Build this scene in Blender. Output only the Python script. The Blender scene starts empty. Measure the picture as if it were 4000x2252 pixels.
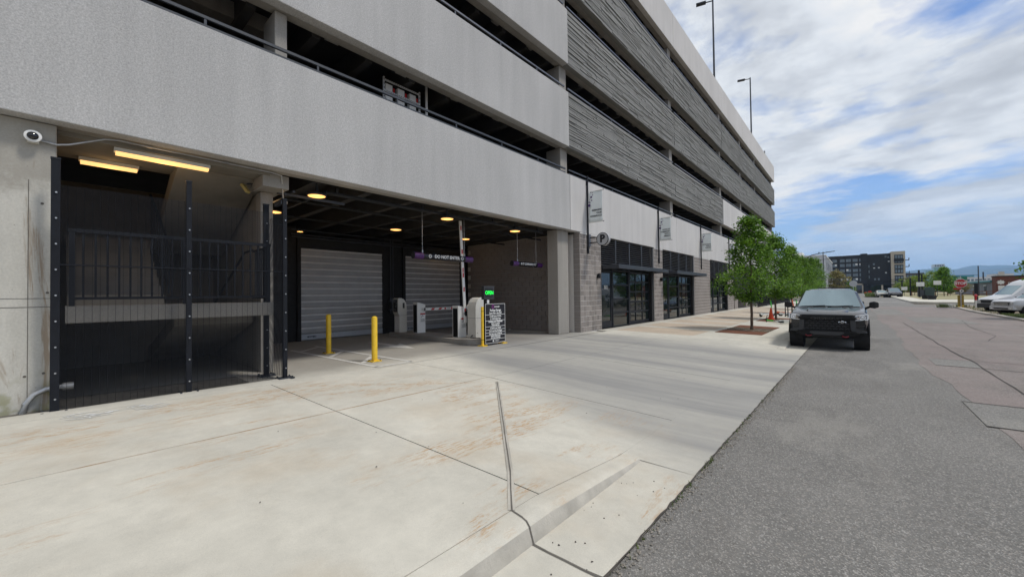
import bpy, math, random
import numpy as np
from mathutils import Vector, Matrix
random.seed(7)
SC = bpy.context.scene
COL = SC.collection
PI = math.pi
R = math.radians

# ------------------------------------------------------------------ camera
CAM_Z = 1.6
cam_data = bpy.data.cameras.new('camera')
cam = bpy.data.objects.new('camera', cam_data)
COL.objects.link(cam)
cam_data.sensor_fit = 'HORIZONTAL'
cam_data.sensor_width = 36.0
cam_data.lens = 36.0 * 1535.0 / 4000.0
cam_data.clip_start = 0.05
cam_data.clip_end = 30000.0
def _cam_axes():
    f, vx, vy, roll = 1535.0, 3340.5 - 2000.0, 1133.5 - 1126.0, 0.012
    d = Vector((vx / f, vy / f, 1.0)).normalized()              # the street direction (+Y) seen by the camera
    e = Vector(((vx - 1000.0) / f, (vy + 1000.0 * roll) / f, 1.0))
    up = e.cross(d).normalized()
    if up.y > 0: up = -up
    xx = d.cross(up)
    r = lambda v: Vector((xx.dot(v), d.dot(v), up.dot(v)))
    return r(Vector((1, 0, 0))), r(Vector((0, -1, 0))), r(Vector((0, 0, -1)))
_a, _b, _c = _cam_axes()
cam.matrix_world = Matrix(((_a.x, _b.x, _c.x, 0), (_a.y, _b.y, _c.y, 0), (_a.z, _b.z, _c.z, CAM_Z), (0, 0, 0, 1)))
SC.camera = cam

# ------------------------------------------------------------------ exposure
SC.view_settings.view_transform = 'Standard'
SC.view_settings.look = 'None'
SC.view_settings.exposure = 0.12
SC.view_settings.gamma = 1.0
SC.view_settings.use_curve_mapping = False
SC.cycles.use_denoising = True
SC.cycles.max_bounces = 7
SC.cycles.diffuse_bounces = 4
SC.cycles.glossy_bounces = 3
SC.cycles.transparent_max_bounces = 16
SC.cycles.sample_clamp_indirect = 6.0
SC.cycles.caustics_reflective = False
SC.cycles.caustics_refractive = False

# ------------------------------------------------------------------ world: daylight sky with broken cloud
CLOUD_OFF = (12.3, 3.3, 1.0)
CLOUD_S = 1.35
SUN_EL, SUN_AZ = R(58), R(62)          # azimuth measured from +Y towards +X
w = bpy.data.worlds.new('World'); SC.world = w; w.use_nodes = True
nt = w.node_tree; nt.nodes.clear()
def N(t, **k):
    n = nt.nodes.new(t)
    for a, v in k.items(): setattr(n, a, v)
    return n
L = nt.links.new
out = N('ShaderNodeOutputWorld'); bg = N('ShaderNodeBackground'); bg.inputs[1].default_value = 0.1
L(bg.outputs[0], out.inputs[0])
sky = N('ShaderNodeTexSky', sky_type='NISHITA', sun_disc=False, sun_elevation=SUN_EL, sun_rotation=SUN_AZ)
sky.air_density = 1.0; sky.dust_density = 0.3; sky.ozone_density = 3.0
tc = N('ShaderNodeTexCoord')
sep = N('ShaderNodeSeparateXYZ'); L(tc.outputs['Generated'], sep.inputs[0])
def M(op, a, b=None, c=None):
    n = N('ShaderNodeMath', operation=op)
    for i, v in enumerate((a, b, c)):
        if v is None: continue
        if hasattr(v, 'links'): L(v, n.inputs[i])
        else: n.inputs[i].default_value = v
    return n.outputs[0]
zc = M('ADD', M('MAXIMUM', sep.outputs[2], 0.0), 0.16)
px = M('DIVIDE', sep.outputs[0], zc); py = M('DIVIDE', sep.outputs[1], zc)
comb = N('ShaderNodeCombineXYZ'); L(px, comb.inputs[0]); L(py, comb.inputs[1])
mp = N('ShaderNodeMapping'); L(comb.outputs[0], mp.inputs[0])
mp.inputs['Location'].default_value = CLOUD_OFF
mp.inputs['Rotation'].default_value = (0, 0, R(28))
mp.inputs['Scale'].default_value = (0.9, 1.1, 1)
def noise_(sc, det, ro, dis, off=None):
    n = N('ShaderNodeTexNoise'); v = mp.outputs[0]
    if off:
        ad = N('ShaderNodeVectorMath', operation='ADD'); L(v, ad.inputs[0]); ad.inputs[1].default_value = off; v = ad.outputs[0]
    L(v, n.inputs['Vector']); n.inputs['Scale'].default_value = sc; n.inputs['Detail'].default_value = det; n.inputs['Roughness'].default_value = ro; n.inputs['Distortion'].default_value = dis
    return n.outputs['Fac']
dens = noise_(CLOUD_S, 12, 0.58, 0.15)
# the same field a step towards the sun: where it thins out that way the cloud edge is lit
dens_s = noise_(CLOUD_S, 12, 0.58, 0.15, (0.07, 0.10, 0.0))
r1 = N('ShaderNodeValToRGB'); L(dens, r1.inputs[0])
r1.color_ramp.elements[0].position = 0.38; r1.color_ramp.elements[0].color = (0.12, 0.12, 0.12, 1)
r1.color_ramp.elements[1].position = 0.50; r1.color_ramp.elements[1].color = (1, 1, 1, 1)
lit = M('MULTIPLY_ADD', M('SUBTRACT', dens, dens_s), 3.4, 0.56)
thick = M('SUBTRACT', dens, 0.5)
r2 = N('ShaderNodeValToRGB'); L(M('SUBTRACT', lit, M('MULTIPLY', thick, 1.5)), r2.inputs[0])
e = r2.color_ramp.elements
e[0].position = 0.06; e[0].color = (0.56, 0.59, 0.64, 1)
e[1].position = 0.42; e[1].color = (0.70, 0.735, 0.79, 1)
e.new(0.62).color = (0.86, 0.90, 0.95, 1)
e.new(0.86).color = (1.0, 1.0, 1.0, 1)
sc_ = N('ShaderNodeVectorMath', operation='SCALE'); L(r2.outputs[0], sc_.inputs[0]); sc_.inputs['Scale'].default_value = 8.5
gain = N('ShaderNodeVectorMath', operation='MULTIPLY'); L(sky.outputs[0], gain.inputs[0]); gain.inputs[1].default_value = (0.74, 0.97, 1.28)
mix = N('ShaderNodeMix', data_type='RGBA'); L(r1.outputs[0], mix.inputs[0])
L(gain.outputs[0], mix.inputs[6]); L(sc_.outputs[0], mix.inputs[7])
# distance softens the cloud banks low over the horizon
hz = N('ShaderNodeMapRange', interpolation_type='SMOOTHSTEP'); L(sep.outputs[2], hz.inputs[0])
for i_, v_ in enumerate((0.0, 0.24, 0.78, 0.0)): hz.inputs[i_ + 1].default_value = v_
mh = N('ShaderNodeMix', data_type='RGBA'); L(hz.outputs[0], mh.inputs[0]); L(mix.outputs[2], mh.inputs[6]); mh.inputs[7].default_value = (3.9, 5.3, 7.6, 1)
L(mh.outputs[2], bg.inputs[0])

# ------------------------------------------------------------------ one soft sun through thin cloud
sd = bpy.data.lights.new('sun', 'SUN'); sd.energy = 2.1; sd.angle = R(10); sd.color = (1.0, 0.95, 0.87)
sun = bpy.data.objects.new('sun', sd); COL.objects.link(sun)
_dir = Vector((math.sin(SUN_AZ) * math.cos(SUN_EL), math.cos(SUN_AZ) * math.cos(SUN_EL), math.sin(SUN_EL)))
sun.rotation_euler = _dir.to_track_quat('Z', 'Y').to_euler()
sun.location = _dir * 60

# ------------------------------------------------------------------ mesh helpers
WL = {}                                  # world location of each unrotated parent built in world coordinates
class MB:
    def __init__(s): s.v = []; s.f = []; s.m = []; s.mi = 0
    def add(s, vs, fs):
        n = len(s.v); s.v += [tuple(p) for p in vs]
        s.f += [tuple(i + n for i in f) for f in fs]; s.m += [s.mi] * len(fs)
        return s
    def box(s, x0, x1, y0, y1, z0, z1):
        return s.add([(x0,y0,z0),(x1,y0,z0),(x1,y1,z0),(x0,y1,z0),(x0,y0,z1),(x1,y0,z1),(x1,y1,z1),(x0,y1,z1)],
              [(0,3,2,1),(4,5,6,7),(0,1,5,4),(1,2,6,5),(2,3,7,6),(3,0,4,7)])
    def quad(s, a, b, c, d): return s.add([a, b, c, d], [(0, 1, 2, 3)])
    def bar(s, p, q, w, h, up=(0, 0, 1)):
        p = Vector(p); q = Vector(q); d = (q - p).normalized(); u = Vector(up)
        if abs(d.dot(u)) > .99: u = Vector((1, 0, 0))
        sx = d.cross(u).normalized() * (w / 2); sz = sx.cross(d).normalized() * (h / 2)
        vs = [p - sx - sz, p + sx - sz, p + sx + sz, p - sx + sz, q - sx - sz, q + sx - sz, q + sx + sz, q - sx + sz]
        return s.add(vs, [(0,1,2,3),(7,6,5,4),(0,4,5,1),(1,5,6,2),(2,6,7,3),(3,7,4,0)])
    def tube(s, path, r, n=8, r2=None, cap=True):
        P = [Vector(p) for p in path]; k = len(P); rings = []
        for i, p in enumerate(P):
            d = (P[min(i+1, k-1)] - P[max(i-1, 0)]).normalized()
            u = Vector((0, 0, 1)) if abs(d.z) < .95 else Vector((1, 0, 0))
            a = d.cross(u).normalized(); b = a.cross(d).normalized()
            rr = r if r2 is None else r + (r2 - r) * i / max(k - 1, 1)
            if isinstance(r, (list, tuple)): rr = r[i]
            rings.append([p + a * (rr * math.cos(2*PI*j/n)) + b * (rr * math.sin(2*PI*j/n)) for j in range(n)])
        vs = [v for ring in rings for v in ring]; fs = []
        for i in range(k - 1):
            for j in range(n): fs.append((i*n+j, i*n+(j+1) % n, (i+1)*n+(j+1) % n, (i+1)*n+j))
        if cap: fs += [tuple(range(n-1, -1, -1)), tuple(range((k-1)*n, k*n))]
        return s.add(vs, fs)
    def cyl(s, p, q, r, n=16, r2=None): return s.tube([p, q], r, n, r2)
    def prism(s, poly, axis, lo, hi):
        """poly of (a, b): axis 'x' -> (y, z), 'y' -> (x, z), 'z' -> (x, y)"""
        g = {'x': lambda a, b, t: (t, a, b), 'y': lambda a, b, t: (a, t, b), 'z': lambda a, b, t: (a, b, t)}[axis]
        n = len(poly); vs = [g(a, b, lo) for a, b in poly] + [g(a, b, hi) for a, b in poly]
        fs = [tuple(range(n)), tuple(range(2*n-1, n-1, -1))] + [(i, i+n, (i+1) % n + n, (i+1) % n) for i in range(n)]
        return s.add(vs, fs)
    def loft(s, rings, cap=True, closed=True):
        n = len(rings[0]); vs = [v for r_ in rings for v in r_]; fs = []
        for i in range(len(rings) - 1):
            for j in range(n if closed else n - 1):
                fs.append((i*n+j, (i+1)*n+j, (i+1)*n+(j+1) % n, i*n+(j+1) % n))
        if cap: fs += [tuple(range(n)), tuple(range(len(rings)*n-1, (len(rings)-1)*n-1, -1))]
        return s.add(vs, fs)
    def lathe(s, prof, c=(0, 0, 0), axis='z', n=24, cap=False):
        rings = []
        for r_, t in prof:
            ring = []
            for j in range(n):
                a, b = r_ * math.cos(2*PI*j/n), r_ * math.sin(2*PI*j/n)
                ring.append({'z': (c[0]+a, c[1]+b, c[2]+t), 'x': (c[0]+t, c[1]+a, c[2]+b), 'y': (c[0]+b, c[1]+t, c[2]+a)}[axis])
            rings.append(ring)
        vs = [v for r_ in rings for v in r_]; fs = []
        for i in range(len(rings) - 1):
            for j in range(n): fs.append((i*n+j, i*n+(j+1) % n, (i+1)*n+(j+1) % n, (i+1)*n+j))
        if cap: fs += [tuple(range(n-1, -1, -1)), tuple(range((len(rings)-1)*n, len(rings)*n))]
        return s.add(vs, fs)
    def mesh(s, name, mats, smooth=False, fix=True):
        me = bpy.data.meshes.new(name); me.from_pydata(s.v, [], s.f)
        mats = mats if isinstance(mats, (list, tuple)) else [mats]
        for m in mats: me.materials.append(m)
        if len(mats) > 1: me.polygons.foreach_set('material_index', s.m)
        if fix:
            import bmesh
            bm = bmesh.new(); bm.from_mesh(me)
            bmesh.ops.recalc_face_normals(bm, faces=bm.faces[:]); bm.to_mesh(me); bm.free()
        if smooth:
            me.polygons.foreach_set('use_smooth', [True] * len(me.polygons))
            me.set_sharp_from_angle(angle=R(38 if smooth is True else smooth))
        me.update(); return me
    def build(s, name, mats, parent=None, smooth=False, bevel=0, kind=None, label=None, fix=True, mesh=None):
        me = mesh or s.mesh(name, mats, smooth, fix)
        o = bpy.data.objects.new(name, me); COL.objects.link(o)
        if parent is not None:
            o.parent = parent
            wl = WL.get(parent.name)
            if wl is not None: o.location = -wl; WL[o.name] = Vector((0, 0, 0))
        if bevel:
            b = o.modifiers.new('edge', 'BEVEL'); b.width = bevel; b.segments = 2; b.limit_method = 'ANGLE'; b.angle_limit = R(35)
        if kind: o['kind'] = kind
        if label: o['label'] = label
        return o
def tag(o, label, cat, group=None):
    o['label'] = label; o['category'] = cat
    if group: o['group'] = group
    return o
def thing(name, label, cat, loc=(0, 0, 0), rotz=0, group=None, world=True):
    """an Empty at the thing's base; with world=True its parts are given in world coordinates, else in its own"""
    o = bpy.data.objects.new(name, None); COL.objects.link(o)
    o.empty_display_size = .2; o.location = loc; o.rotation_euler = (0, 0, rotz)
    if world: WL[o.name] = Vector(loc)
    return tag(o, label, cat, group)
def dup(root, loc, rotz=None, label=None, group=None, scale=None):
    r_ = root.copy(); COL.objects.link(r_); r_.location = loc
    if rotz is not None: r_.rotation_euler = (0, 0, rotz)
    if scale: r_.scale = scale if isinstance(scale, (tuple, list)) else (scale,) * 3
    if label: r_['label'] = label
    if group: r_['group'] = group
    for ch in list(root.children):
        c = ch.copy(); COL.objects.link(c); c.parent = r_
        for g in list(ch.children):
            d = g.copy(); COL.objects.link(d); d.parent = c
    return r_
def struct(name, mb, mats, parent=None, **k):
    o = mb.build(name, mats, parent, **k)
    if parent is None: o['kind'] = 'structure'; WL[o.name] = Vector((0, 0, 0))
    return o
def text(s, size, mat, parent, loc, rot, name='lettering', align='CENTER', depth=.002, bold=0.0, sx=1.0):
    c = bpy.data.curves.new(name, 'FONT'); c.body = s; c.size = size; c.extrude = depth; c.offset = bold
    c.align_x = align; c.align_y = 'CENTER'; c.materials.append(mat); c.resolution_u = 3
    tmp = bpy.data.objects.new(name, c); me = bpy.data.meshes.new_from_object(tmp); me.name = name
    bpy.data.objects.remove(tmp); bpy.data.curves.remove(c)
    o = bpy.data.objects.new(name, me); COL.objects.link(o); o.rotation_euler = rot; o.scale = (sx, 1, 1)
    loc = Vector(loc)
    if parent is not None:
        o.parent = parent
        wl = WL.get(parent.name)
        if wl is not None: loc = loc - wl
    o.location = loc
    return o
FACE_X = (R(90), 0, R(90))      # text read from +X
FACE_MY = (R(90), 0, 0)         # text read from -Y
# ------------------------------------------------------------------ materials
def newmat(name):
    m = bpy.data.materials.new(name); m.use_nodes = True
    return m, m.node_tree, m.node_tree.nodes['Principled BSDF']
class G_:
    """small node-graph helper for one material"""
    def __init__(s, name):
        s.m, s.t, s.b = newmat(name); s.n = s.t.nodes; s.l = s.t.links.new
        s.pos = s.n.new('ShaderNodeNewGeometry').outputs['Position']
        s.xyz = None
    def ax(s, i):
        if s.xyz is None: s.xyz = s.n.new('ShaderNodeSeparateXYZ'); s.l(s.pos, s.xyz.inputs[0])
        return s.xyz.outputs[i]
    def put(s, v, sock):
        if hasattr(v, 'links'): s.l(v, sock)
        else: sock.default_value = v
    def noise(s, scale, detail=4, rough=.55, stretch=None, dist=0, off=None):
        n = s.n.new('ShaderNodeTexNoise'); n.inputs['Scale'].default_value = scale; n.inputs['Detail'].default_value = detail
        n.inputs['Roughness'].default_value = rough; n.inputs['Distortion'].default_value = dist
        v = s.pos
        if stretch or off:
            mp_ = s.n.new('ShaderNodeMapping'); s.l(v, mp_.inputs[0])
            if stretch: mp_.inputs['Scale'].default_value = stretch
            if off: mp_.inputs['Location'].default_value = off
            v = mp_.outputs[0]
        s.l(v, n.inputs['Vector']); return n.outputs['Fac']
    def vor(s, scale, feature='F1', out='Distance', stretch=None):
        n = s.n.new('ShaderNodeTexVoronoi'); n.feature = feature; n.inputs['Scale'].default_value = scale
        v = s.pos
        if stretch:
            mp_ = s.n.new('ShaderNodeMapping'); s.l(v, mp_.inputs[0]); mp_.inputs['Scale'].default_value = stretch; v = mp_.outputs[0]
        s.l(v, n.inputs['Vector']); return n.outputs[out]
    def math(s, op, a, b=0.0, c=None):
        n = s.n.new('ShaderNodeMath'); n.operation = op
        s.put(a, n.inputs[0]); s.put(b, n.inputs[1])
        if c is not None: s.put(c, n.inputs[2])
        return n.outputs[0]
    def step(s, v, lo, hi, a=0.0, b=1.0):
        n = s.n.new('ShaderNodeMapRange'); n.interpolation_type = 'SMOOTHSTEP'
        s.put(v, n.inputs[0])
        for i, q in enumerate((lo, hi, a, b)): s.put(q, n.inputs[i+1])
        return n.outputs[0]
    def lin(s, v, lo, hi, a, b):
        n = s.n.new('ShaderNodeMapRange'); s.put(v, n.inputs[0])
        for i, q in enumerate((lo, hi, a, b)): n.inputs[i+1].default_value = q
        return n.outputs[0]
    def mix(s, f, a, b, mode='MIX'):
        n = s.n.new('ShaderNodeMix'); n.data_type = 'RGBA'; n.blend_type = mode
        s.put(f, n.inputs[0])
        for v, i in ((a, 6), (b, 7)):
            if hasattr(v, 'links'): s.l(v, n.inputs[i])
            else: n.inputs[i].default_value = (*v, 1) if len(v) == 3 else v
        return n.outputs[2]
    def gray(s, v):
        n = s.n.new('ShaderNodeCombineColor')
        for i in range(3): s.put(v, n.inputs[i])
        return n.outputs[0]
    def done(s, col=None, rough=.85, bump=None, strength=.2, dist=.01, metal=0, spec=None):
        if col is not None: s.put((*col, 1) if isinstance(col, tuple) and len(col) == 3 else col, s.b.inputs['Base Color'])
        s.put(rough, s.b.inputs['Roughness']); s.b.inputs['Metallic'].default_value = metal
        if spec is not None: s.b.inputs['Specular IOR Level'].default_value = spec
        if bump is not None:
            n = s.n.new('ShaderNodeBump'); n.inputs['Strength'].default_value = strength; n.inputs['Distance'].default_value = dist
            s.l(bump, n.inputs['Height']); s.l(n.outputs[0], s.b.inputs['Normal'])
        return s.m
def PM(name, col, rough=.7, metal=0.0, var=.15, scale=3.0, bump=0.0, bscale=50.0, spec=None, coat=0.0):
    g = G_(name)
    f = g.lin(g.noise(scale, 5, .6), .25, .75, 1 - var, 1 + var)
    c = g.mix(1.0, col, g.gray(f), 'MULTIPLY')
    h = g.noise(bscale, 4, .6) if bump else None
    m = g.done(c, g.lin(g.noise(scale * 3, 3), .3, .7, max(rough - .06, 0), min(rough + .06, 1)), h, bump, .01, metal, spec)
    if coat: g.b.inputs['Coat Weight'].default_value = coat; g.b.inputs['Coat Roughness'].default_value = .04
    return m
def EM(name, col, strength):
    m, t, b = newmat(name)
    b.inputs['Base Color'].default_value = (*col, 1); b.inputs['Emission Color'].default_value = (*col, 1)
    b.inputs['Emission Strength'].default_value = strength
    return m

# pavement concrete: mottled, tyre grime and painted light-and-dark bands across the driveway, rusty run-off near the camera
def pavement(name, base, grime=True):
    g = G_(name)
    big = g.lin(g.noise(.6, 7, .65), .25, .75, .82, 1.12)
    mid = g.lin(g.noise(4.0, 8, .75), .25, .75, .87, 1.10)
    fine = g.lin(g.noise(160, 3, .7), .2, .8, .86, 1.12)
    c = g.mix(1.0, base, g.gray(g.math('MULTIPLY', g.math('MULTIPLY', big, mid), fine)), 'MULTIPLY')
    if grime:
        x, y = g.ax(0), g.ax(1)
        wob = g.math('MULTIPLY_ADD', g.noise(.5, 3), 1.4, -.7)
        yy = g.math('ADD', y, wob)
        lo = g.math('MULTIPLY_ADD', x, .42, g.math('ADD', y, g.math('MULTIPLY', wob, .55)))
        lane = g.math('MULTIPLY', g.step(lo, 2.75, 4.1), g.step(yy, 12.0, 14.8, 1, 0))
        streak = g.noise(1.0, 5, .6, stretch=(.10, 1.05, 1))  # grime bands along X, with reflected light and shade painted into them
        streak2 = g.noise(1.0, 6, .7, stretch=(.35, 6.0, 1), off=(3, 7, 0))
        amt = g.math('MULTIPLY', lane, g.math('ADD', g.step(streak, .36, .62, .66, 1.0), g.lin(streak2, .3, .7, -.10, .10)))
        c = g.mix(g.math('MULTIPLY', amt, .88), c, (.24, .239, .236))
        # inside the garage the slab is darker and browner
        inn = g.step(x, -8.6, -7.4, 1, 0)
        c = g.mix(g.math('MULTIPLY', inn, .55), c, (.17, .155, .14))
        # rusty run-off: broken bands of small specks drifting along the joints
        area = g.math('MULTIPLY', g.step(y, 3.8, 5.6, 1, 0), g.step(x, -7.6, -7.0))
        band = g.noise(1.0, 6, .62, stretch=(1.25, .20, 1), dist=.5, off=(4, 1, 0))
        bandm = g.step(g.math('ABSOLUTE', g.math('SUBTRACT', band, .5)), .010, .045, 1, 0)
        where = g.step(g.noise(.55, 4, .6, off=(13, 6, 0)), .44, .58)
        speck = g.step(g.noise(20, 7, .8, stretch=(2.0, .36, 1)), .48, .57)
        rust = g.math('MULTIPLY', g.math('MULTIPLY', bandm, where), g.math('MULTIPLY', speck, area))
        c = g.mix(g.math('MULTIPLY', rust, .72), c, (.42, .225, .075))
        jl = g.math('MULTIPLY', g.step(g.math('ABSOLUTE', g.math('ADD', x, 5.1)), .006, .03, 1, 0), g.math('MULTIPLY', area, g.step(g.noise(1.6, 4, .6), .35, .6)))
        c = g.mix(g.math('MULTIPLY', jl, .7), c, (.36, .19, .07))
        sp2 = g.math('MULTIPLY', g.step(g.math('ABSOLUTE', g.math('ADD', g.math('ADD', x, g.math('MULTIPLY', y, -1.0)), 9.62)), .02, .13, 1, 0), g.math('MULTIPLY', g.step(y, 2.4, 2.9), g.step(y, 4.4, 4.9, 1, 0)))
        c = g.mix(g.math('MULTIPLY', g.math('MULTIPLY', sp2, speck), .8), c, (.42, .225, .075))
        pit = g.step(g.noise(46, 4, .7), .64, .72)
        c = g.mix(g.math('MULTIPLY', pit, .30), c, (.26, .24, .21))
        haze_ = g.step(g.noise(.8, 5, .6, off=(2, 9, 0)), .45, .7)
        c = g.mix(g.math('MULTIPLY', g.math('MULTIPLY', haze_, area), .30), c, (.46, .36, .24))
    spot = g.step(g.vor(2.3), .008, .022, 1, 0)
    c = g.mix(g.math('MULTIPLY', spot, .5), c, (.16, .14, .12))
    h = g.math('ADD', g.math('MULTIPLY', g.noise(220, 4, .7), .6), g.math('MULTIPLY', g.noise(14, 5, .6), .8))
    return g.done(c, .86, h, .22, .004)
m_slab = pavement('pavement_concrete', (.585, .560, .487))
m_tan = pavement('tan_concrete', (.52, .43, .335), False)
m_curb = pavement('curb_concrete', (.50, .47, .42))
m_curbface = PM('darker_curb_face', (.43, .405, .355), .9, var=.3, scale=3, bump=.3)  # kerb face concrete, a tone darker than the kerb top
m_base = PM('joint_filler', (.13, .12, .105), .95, var=.3, scale=9)

def facade(name, base, speck=.16, streak=.12):
    g = G_(name)
    a = g.lin(g.noise(.35, 5, .55), .3, .7, .93, 1.06)
    b = g.lin(g.noise(1.0, 6, .6, stretch=(1, 2.2, .16)), .3, .7, 1 - streak, 1 + streak * .5)
    f = g.lin(g.noise(48, 3, .8), .30, .70, 1 - speck, 1 + speck)
    f2 = g.lin(g.noise(19, 4, .7), .25, .75, 1 - speck * .4, 1 + speck * .4)
    c = g.mix(1.0, base, g.gray(g.math('MULTIPLY', g.math('MULTIPLY', a, b), g.math('MULTIPLY', f, f2))), 'MULTIPLY')
    rust = g.step(g.noise(.9, 5, .7, stretch=(1, 1, .35), off=(5, 2, 1)), .74, .80)
    c = g.mix(g.math('MULTIPLY', rust, .35), c, (.34, .20, .10))
    return g.done(c, .9, g.noise(95, 5, .75), .35, .006)
m_facade = facade('sandblasted_concrete', (.455, .45, .442), .28, .10)
m_facade2 = facade('lit_smooth_panel_concrete', (.58, .565, .55), .09, .09)  # smooth panels; stronger light farther along the street painted in as lighter colour
m_dark = facade('dark_ledge_concrete', (.225, .226, .216), .14, .12)
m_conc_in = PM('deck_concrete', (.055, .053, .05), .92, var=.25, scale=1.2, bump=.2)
m_stair = PM('stair_concrete', (.26, .24, .205), .92, var=.25, scale=1.2, bump=.2)
m_conc_col = facade('column_concrete', (.33, .31, .28), .12, .2)
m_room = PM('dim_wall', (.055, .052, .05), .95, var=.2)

def pillar_mat():
    g = G_('board_formed_concrete'); x, y, z = g.ax(0), g.ax(1), g.ax(2)
    a = g.lin(g.noise(1.7, 6, .65, stretch=(1, 1, .3)), .3, .7, .78, 1.12)
    f = g.lin(g.noise(40, 5, .7), .25, .75, .88, 1.1)
    c = g.mix(1.0, (.54, .525, .475), g.gray(g.math('MULTIPLY', a, f)), 'MULTIPLY')
    st = g.step(g.noise(1.4, 6, .7, stretch=(1, 2.4, .28), dist=.8), .55, .66)
    c = g.mix(g.math('MULTIPLY', st, .8), c, (.27, .20, .135))
    top = g.step(g.math('ADD', z, g.math('MULTIPLY_ADD', g.noise(2.4, 5, .7), 1.1, -.55)), 3.0, 3.3)
    c = g.mix(g.math('MULTIPLY', top, .5), c, (.20, .175, .14))
    pit = g.step(g.vor(9), .03, .09, 1, 0)
    c = g.mix(g.math('MULTIPLY', pit, .5), c, (.18, .165, .15))
    moss = g.math('MULTIPLY', g.step(z, .25, .75, 1, 0), g.step(g.noise(5, 5), .5, .65))
    c = g.mix(g.math('MULTIPLY', moss, .6), c, (.20, .20, .06))
    return g.done(c, .9, g.math('ADD', g.noise(60, 5, .7), g.noise(7, 5, .6)), .3, .008)
m_pillar = pillar_mat()

def block_mat():
    g = G_('split_block'); info = g.n.new('ShaderNodeObjectInfo')
    a = g.lin(info.outputs['Random'], 0, 1, .80, 1.18)
    f = g.lin(g.noise(60, 4, .7), .25, .75, .85, 1.14)
    w_ = g.lin(g.noise(.8, 4, .6), .3, .7, .88, 1.1)
    c = g.mix(1.0, (.255, .228, .210), g.gray(g.math('MULTIPLY', g.math('MULTIPLY', a, f), w_)), 'MULTIPLY')
    return g.done(c, .92, g.noise(110, 4, .7), .4, .004)
m_block = block_mat()
m_mortar = PM('mortar', (.72, .68, .63), .95, var=.1, scale=30, bump=.2)

def asphalt(name, base, red=0.0, light=.75):
    g = G_(name)
    v = g.n.new('ShaderNodeTexVoronoi'); v.inputs['Scale'].default_value = 112; g.l(g.pos, v.inputs['Vector'])
    cs = g.n.new('ShaderNodeSeparateColor'); g.l(v.outputs['Color'], cs.inputs[0])
    stone = g.step(cs.outputs[0], .66, .96, 0, 1)
    a = g.lin(g.noise(.45, 6, .6), .3, .7, .84, 1.14)
    b = g.lin(g.noise(30, 6, .8), .28, .72, .62, 1.32)
    c = g.mix(1.0, base, g.gray(g.math('MULTIPLY', a, b)), 'MULTIPLY')
    tint = g.mix(cs.outputs[1], (.55, .54, .51), (.40, .35, .31))
    c = g.mix(g.math('MULTIPLY', stone, light), c, tint)
    if red: c = g.mix(g.math('MULTIPLY', g.step(g.noise(.6, 5, .6), .38, .6), red), c, (.265, .215, .205))
    st = g.step(g.noise(1.3, 7, .7, stretch=(1.1, .22, 1)), .50, .70)
    c = g.mix(g.math('MULTIPLY', st, .42), c, (.125, .115, .105))
    pale = g.step(g.noise(.9, 7, .7, stretch=(.9, .35, 1), off=(7, 3, 1)), .52, .70)
    c = g.mix(g.math('MULTIPLY', pale, .38), c, (.33, .315, .285))
    oil = g.step(g.noise(2.6, 5, .6, off=(1, 8, 2)), .66, .74)
    c = g.mix(g.math('MULTIPLY', oil, .35), c, (.09, .085, .08))
    hair = g.step(g.math('ABSOLUTE', g.math('SUBTRACT', g.noise(1.7, 6, .6, dist=.6), .5)), .0015, .006, 1, 0)
    c = g.mix(g.math('MULTIPLY', hair, .35), c, (.09, .08, .07))
    h = g.math('ADD', v.outputs['Distance'], g.math('MULTIPLY', g.noise(60, 4, .7), .6))
    return g.done(c, .93, h, .55, .008)
m_asph = asphalt('grey_asphalt', (.172, .167, .157), 0, .48)
m_asph_old = asphalt('worn_red_asphalt', (.205, .178, .166), .45, .45)
m_asph_patch = asphalt('patch_asphalt', (.205, .20, .187), 0, .45)
m_crack = PM('crack_filler', (.070, .062, .055), .95, var=.3)
m_soil = PM('bare_soil', (.11, .078, .05), .98, var=.45, scale=14, bump=.8, bscale=40)
m_dirt = PM('dry_ground', (.24, .195, .145), .98, var=.3, scale=.7, bump=.3, bscale=6)
m_rust = PM('rusted_steel', (.17, .062, .030), .88, var=.4, scale=9, bump=.3)
m_black = PM('black_powder_coat', (.012, .0135, .018), .5, var=.2, scale=4, spec=.3)
m_navy = PM('charcoal_fence_paint', (.008, .0095, .014), .6, var=.25, scale=5, spec=.25)
m_blackmat = PM('matt_black', (.012, .012, .013), .8, var=.3)
m_char = PM('charcoal_metal', (.045, .050, .060), .45, .2, var=.15)
m_rail = PM('rail_grey_metal', (.14, .145, .16), .42, .4, var=.12)
m_galv = PM('galvanised_steel', (.46, .47, .48), .42, .75, var=.15, scale=12)
m_white = PM('white_paint', (.76, .76, .74), .5, var=.05, scale=6)
m_offwhite = PM('off_white_enamel', (.66, .65, .60), .45, var=.06, scale=5)
m_yellow = PM('yellow_bollard_paint', (.80, .52, .03), .5, var=.14, scale=9)
m_mark = PM('worn_road_paint', (.60, .59, .55), .85, var=.22, scale=18)
m_slat = PM('shutter_grey', (.33, .328, .325), .45, .2, var=.14, scale=3)
m_bead = PM('shutter_bead', (.88, .88, .88), .45, .0, var=.05)
m_botbar = PM('shutter_bottom_bar', (.42, .44, .47), .4, .3, var=.08)
m_strut = PM('pale_strut', (.62, .64, .66), .5, var=.1, scale=12)
m_red = PM('sign_red', (.42, .012, .014), .4, var=.06)
m_redtape = PM('reflective_red', (.50, .02, .02), .4, var=.1)
m_purple = PM('purple_vinyl', (.075, .018, .12), .35, var=.6, scale=14)
m_tubeblk = PM('gloss_black_tube', (.012, .012, .018), .25, var=.2)
m_paper = PM('banner_vinyl', (.74, .78, .77), .6, var=.04, scale=3)
m_ink = PM('dark_print', (.010, .009, .014), .5)
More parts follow.
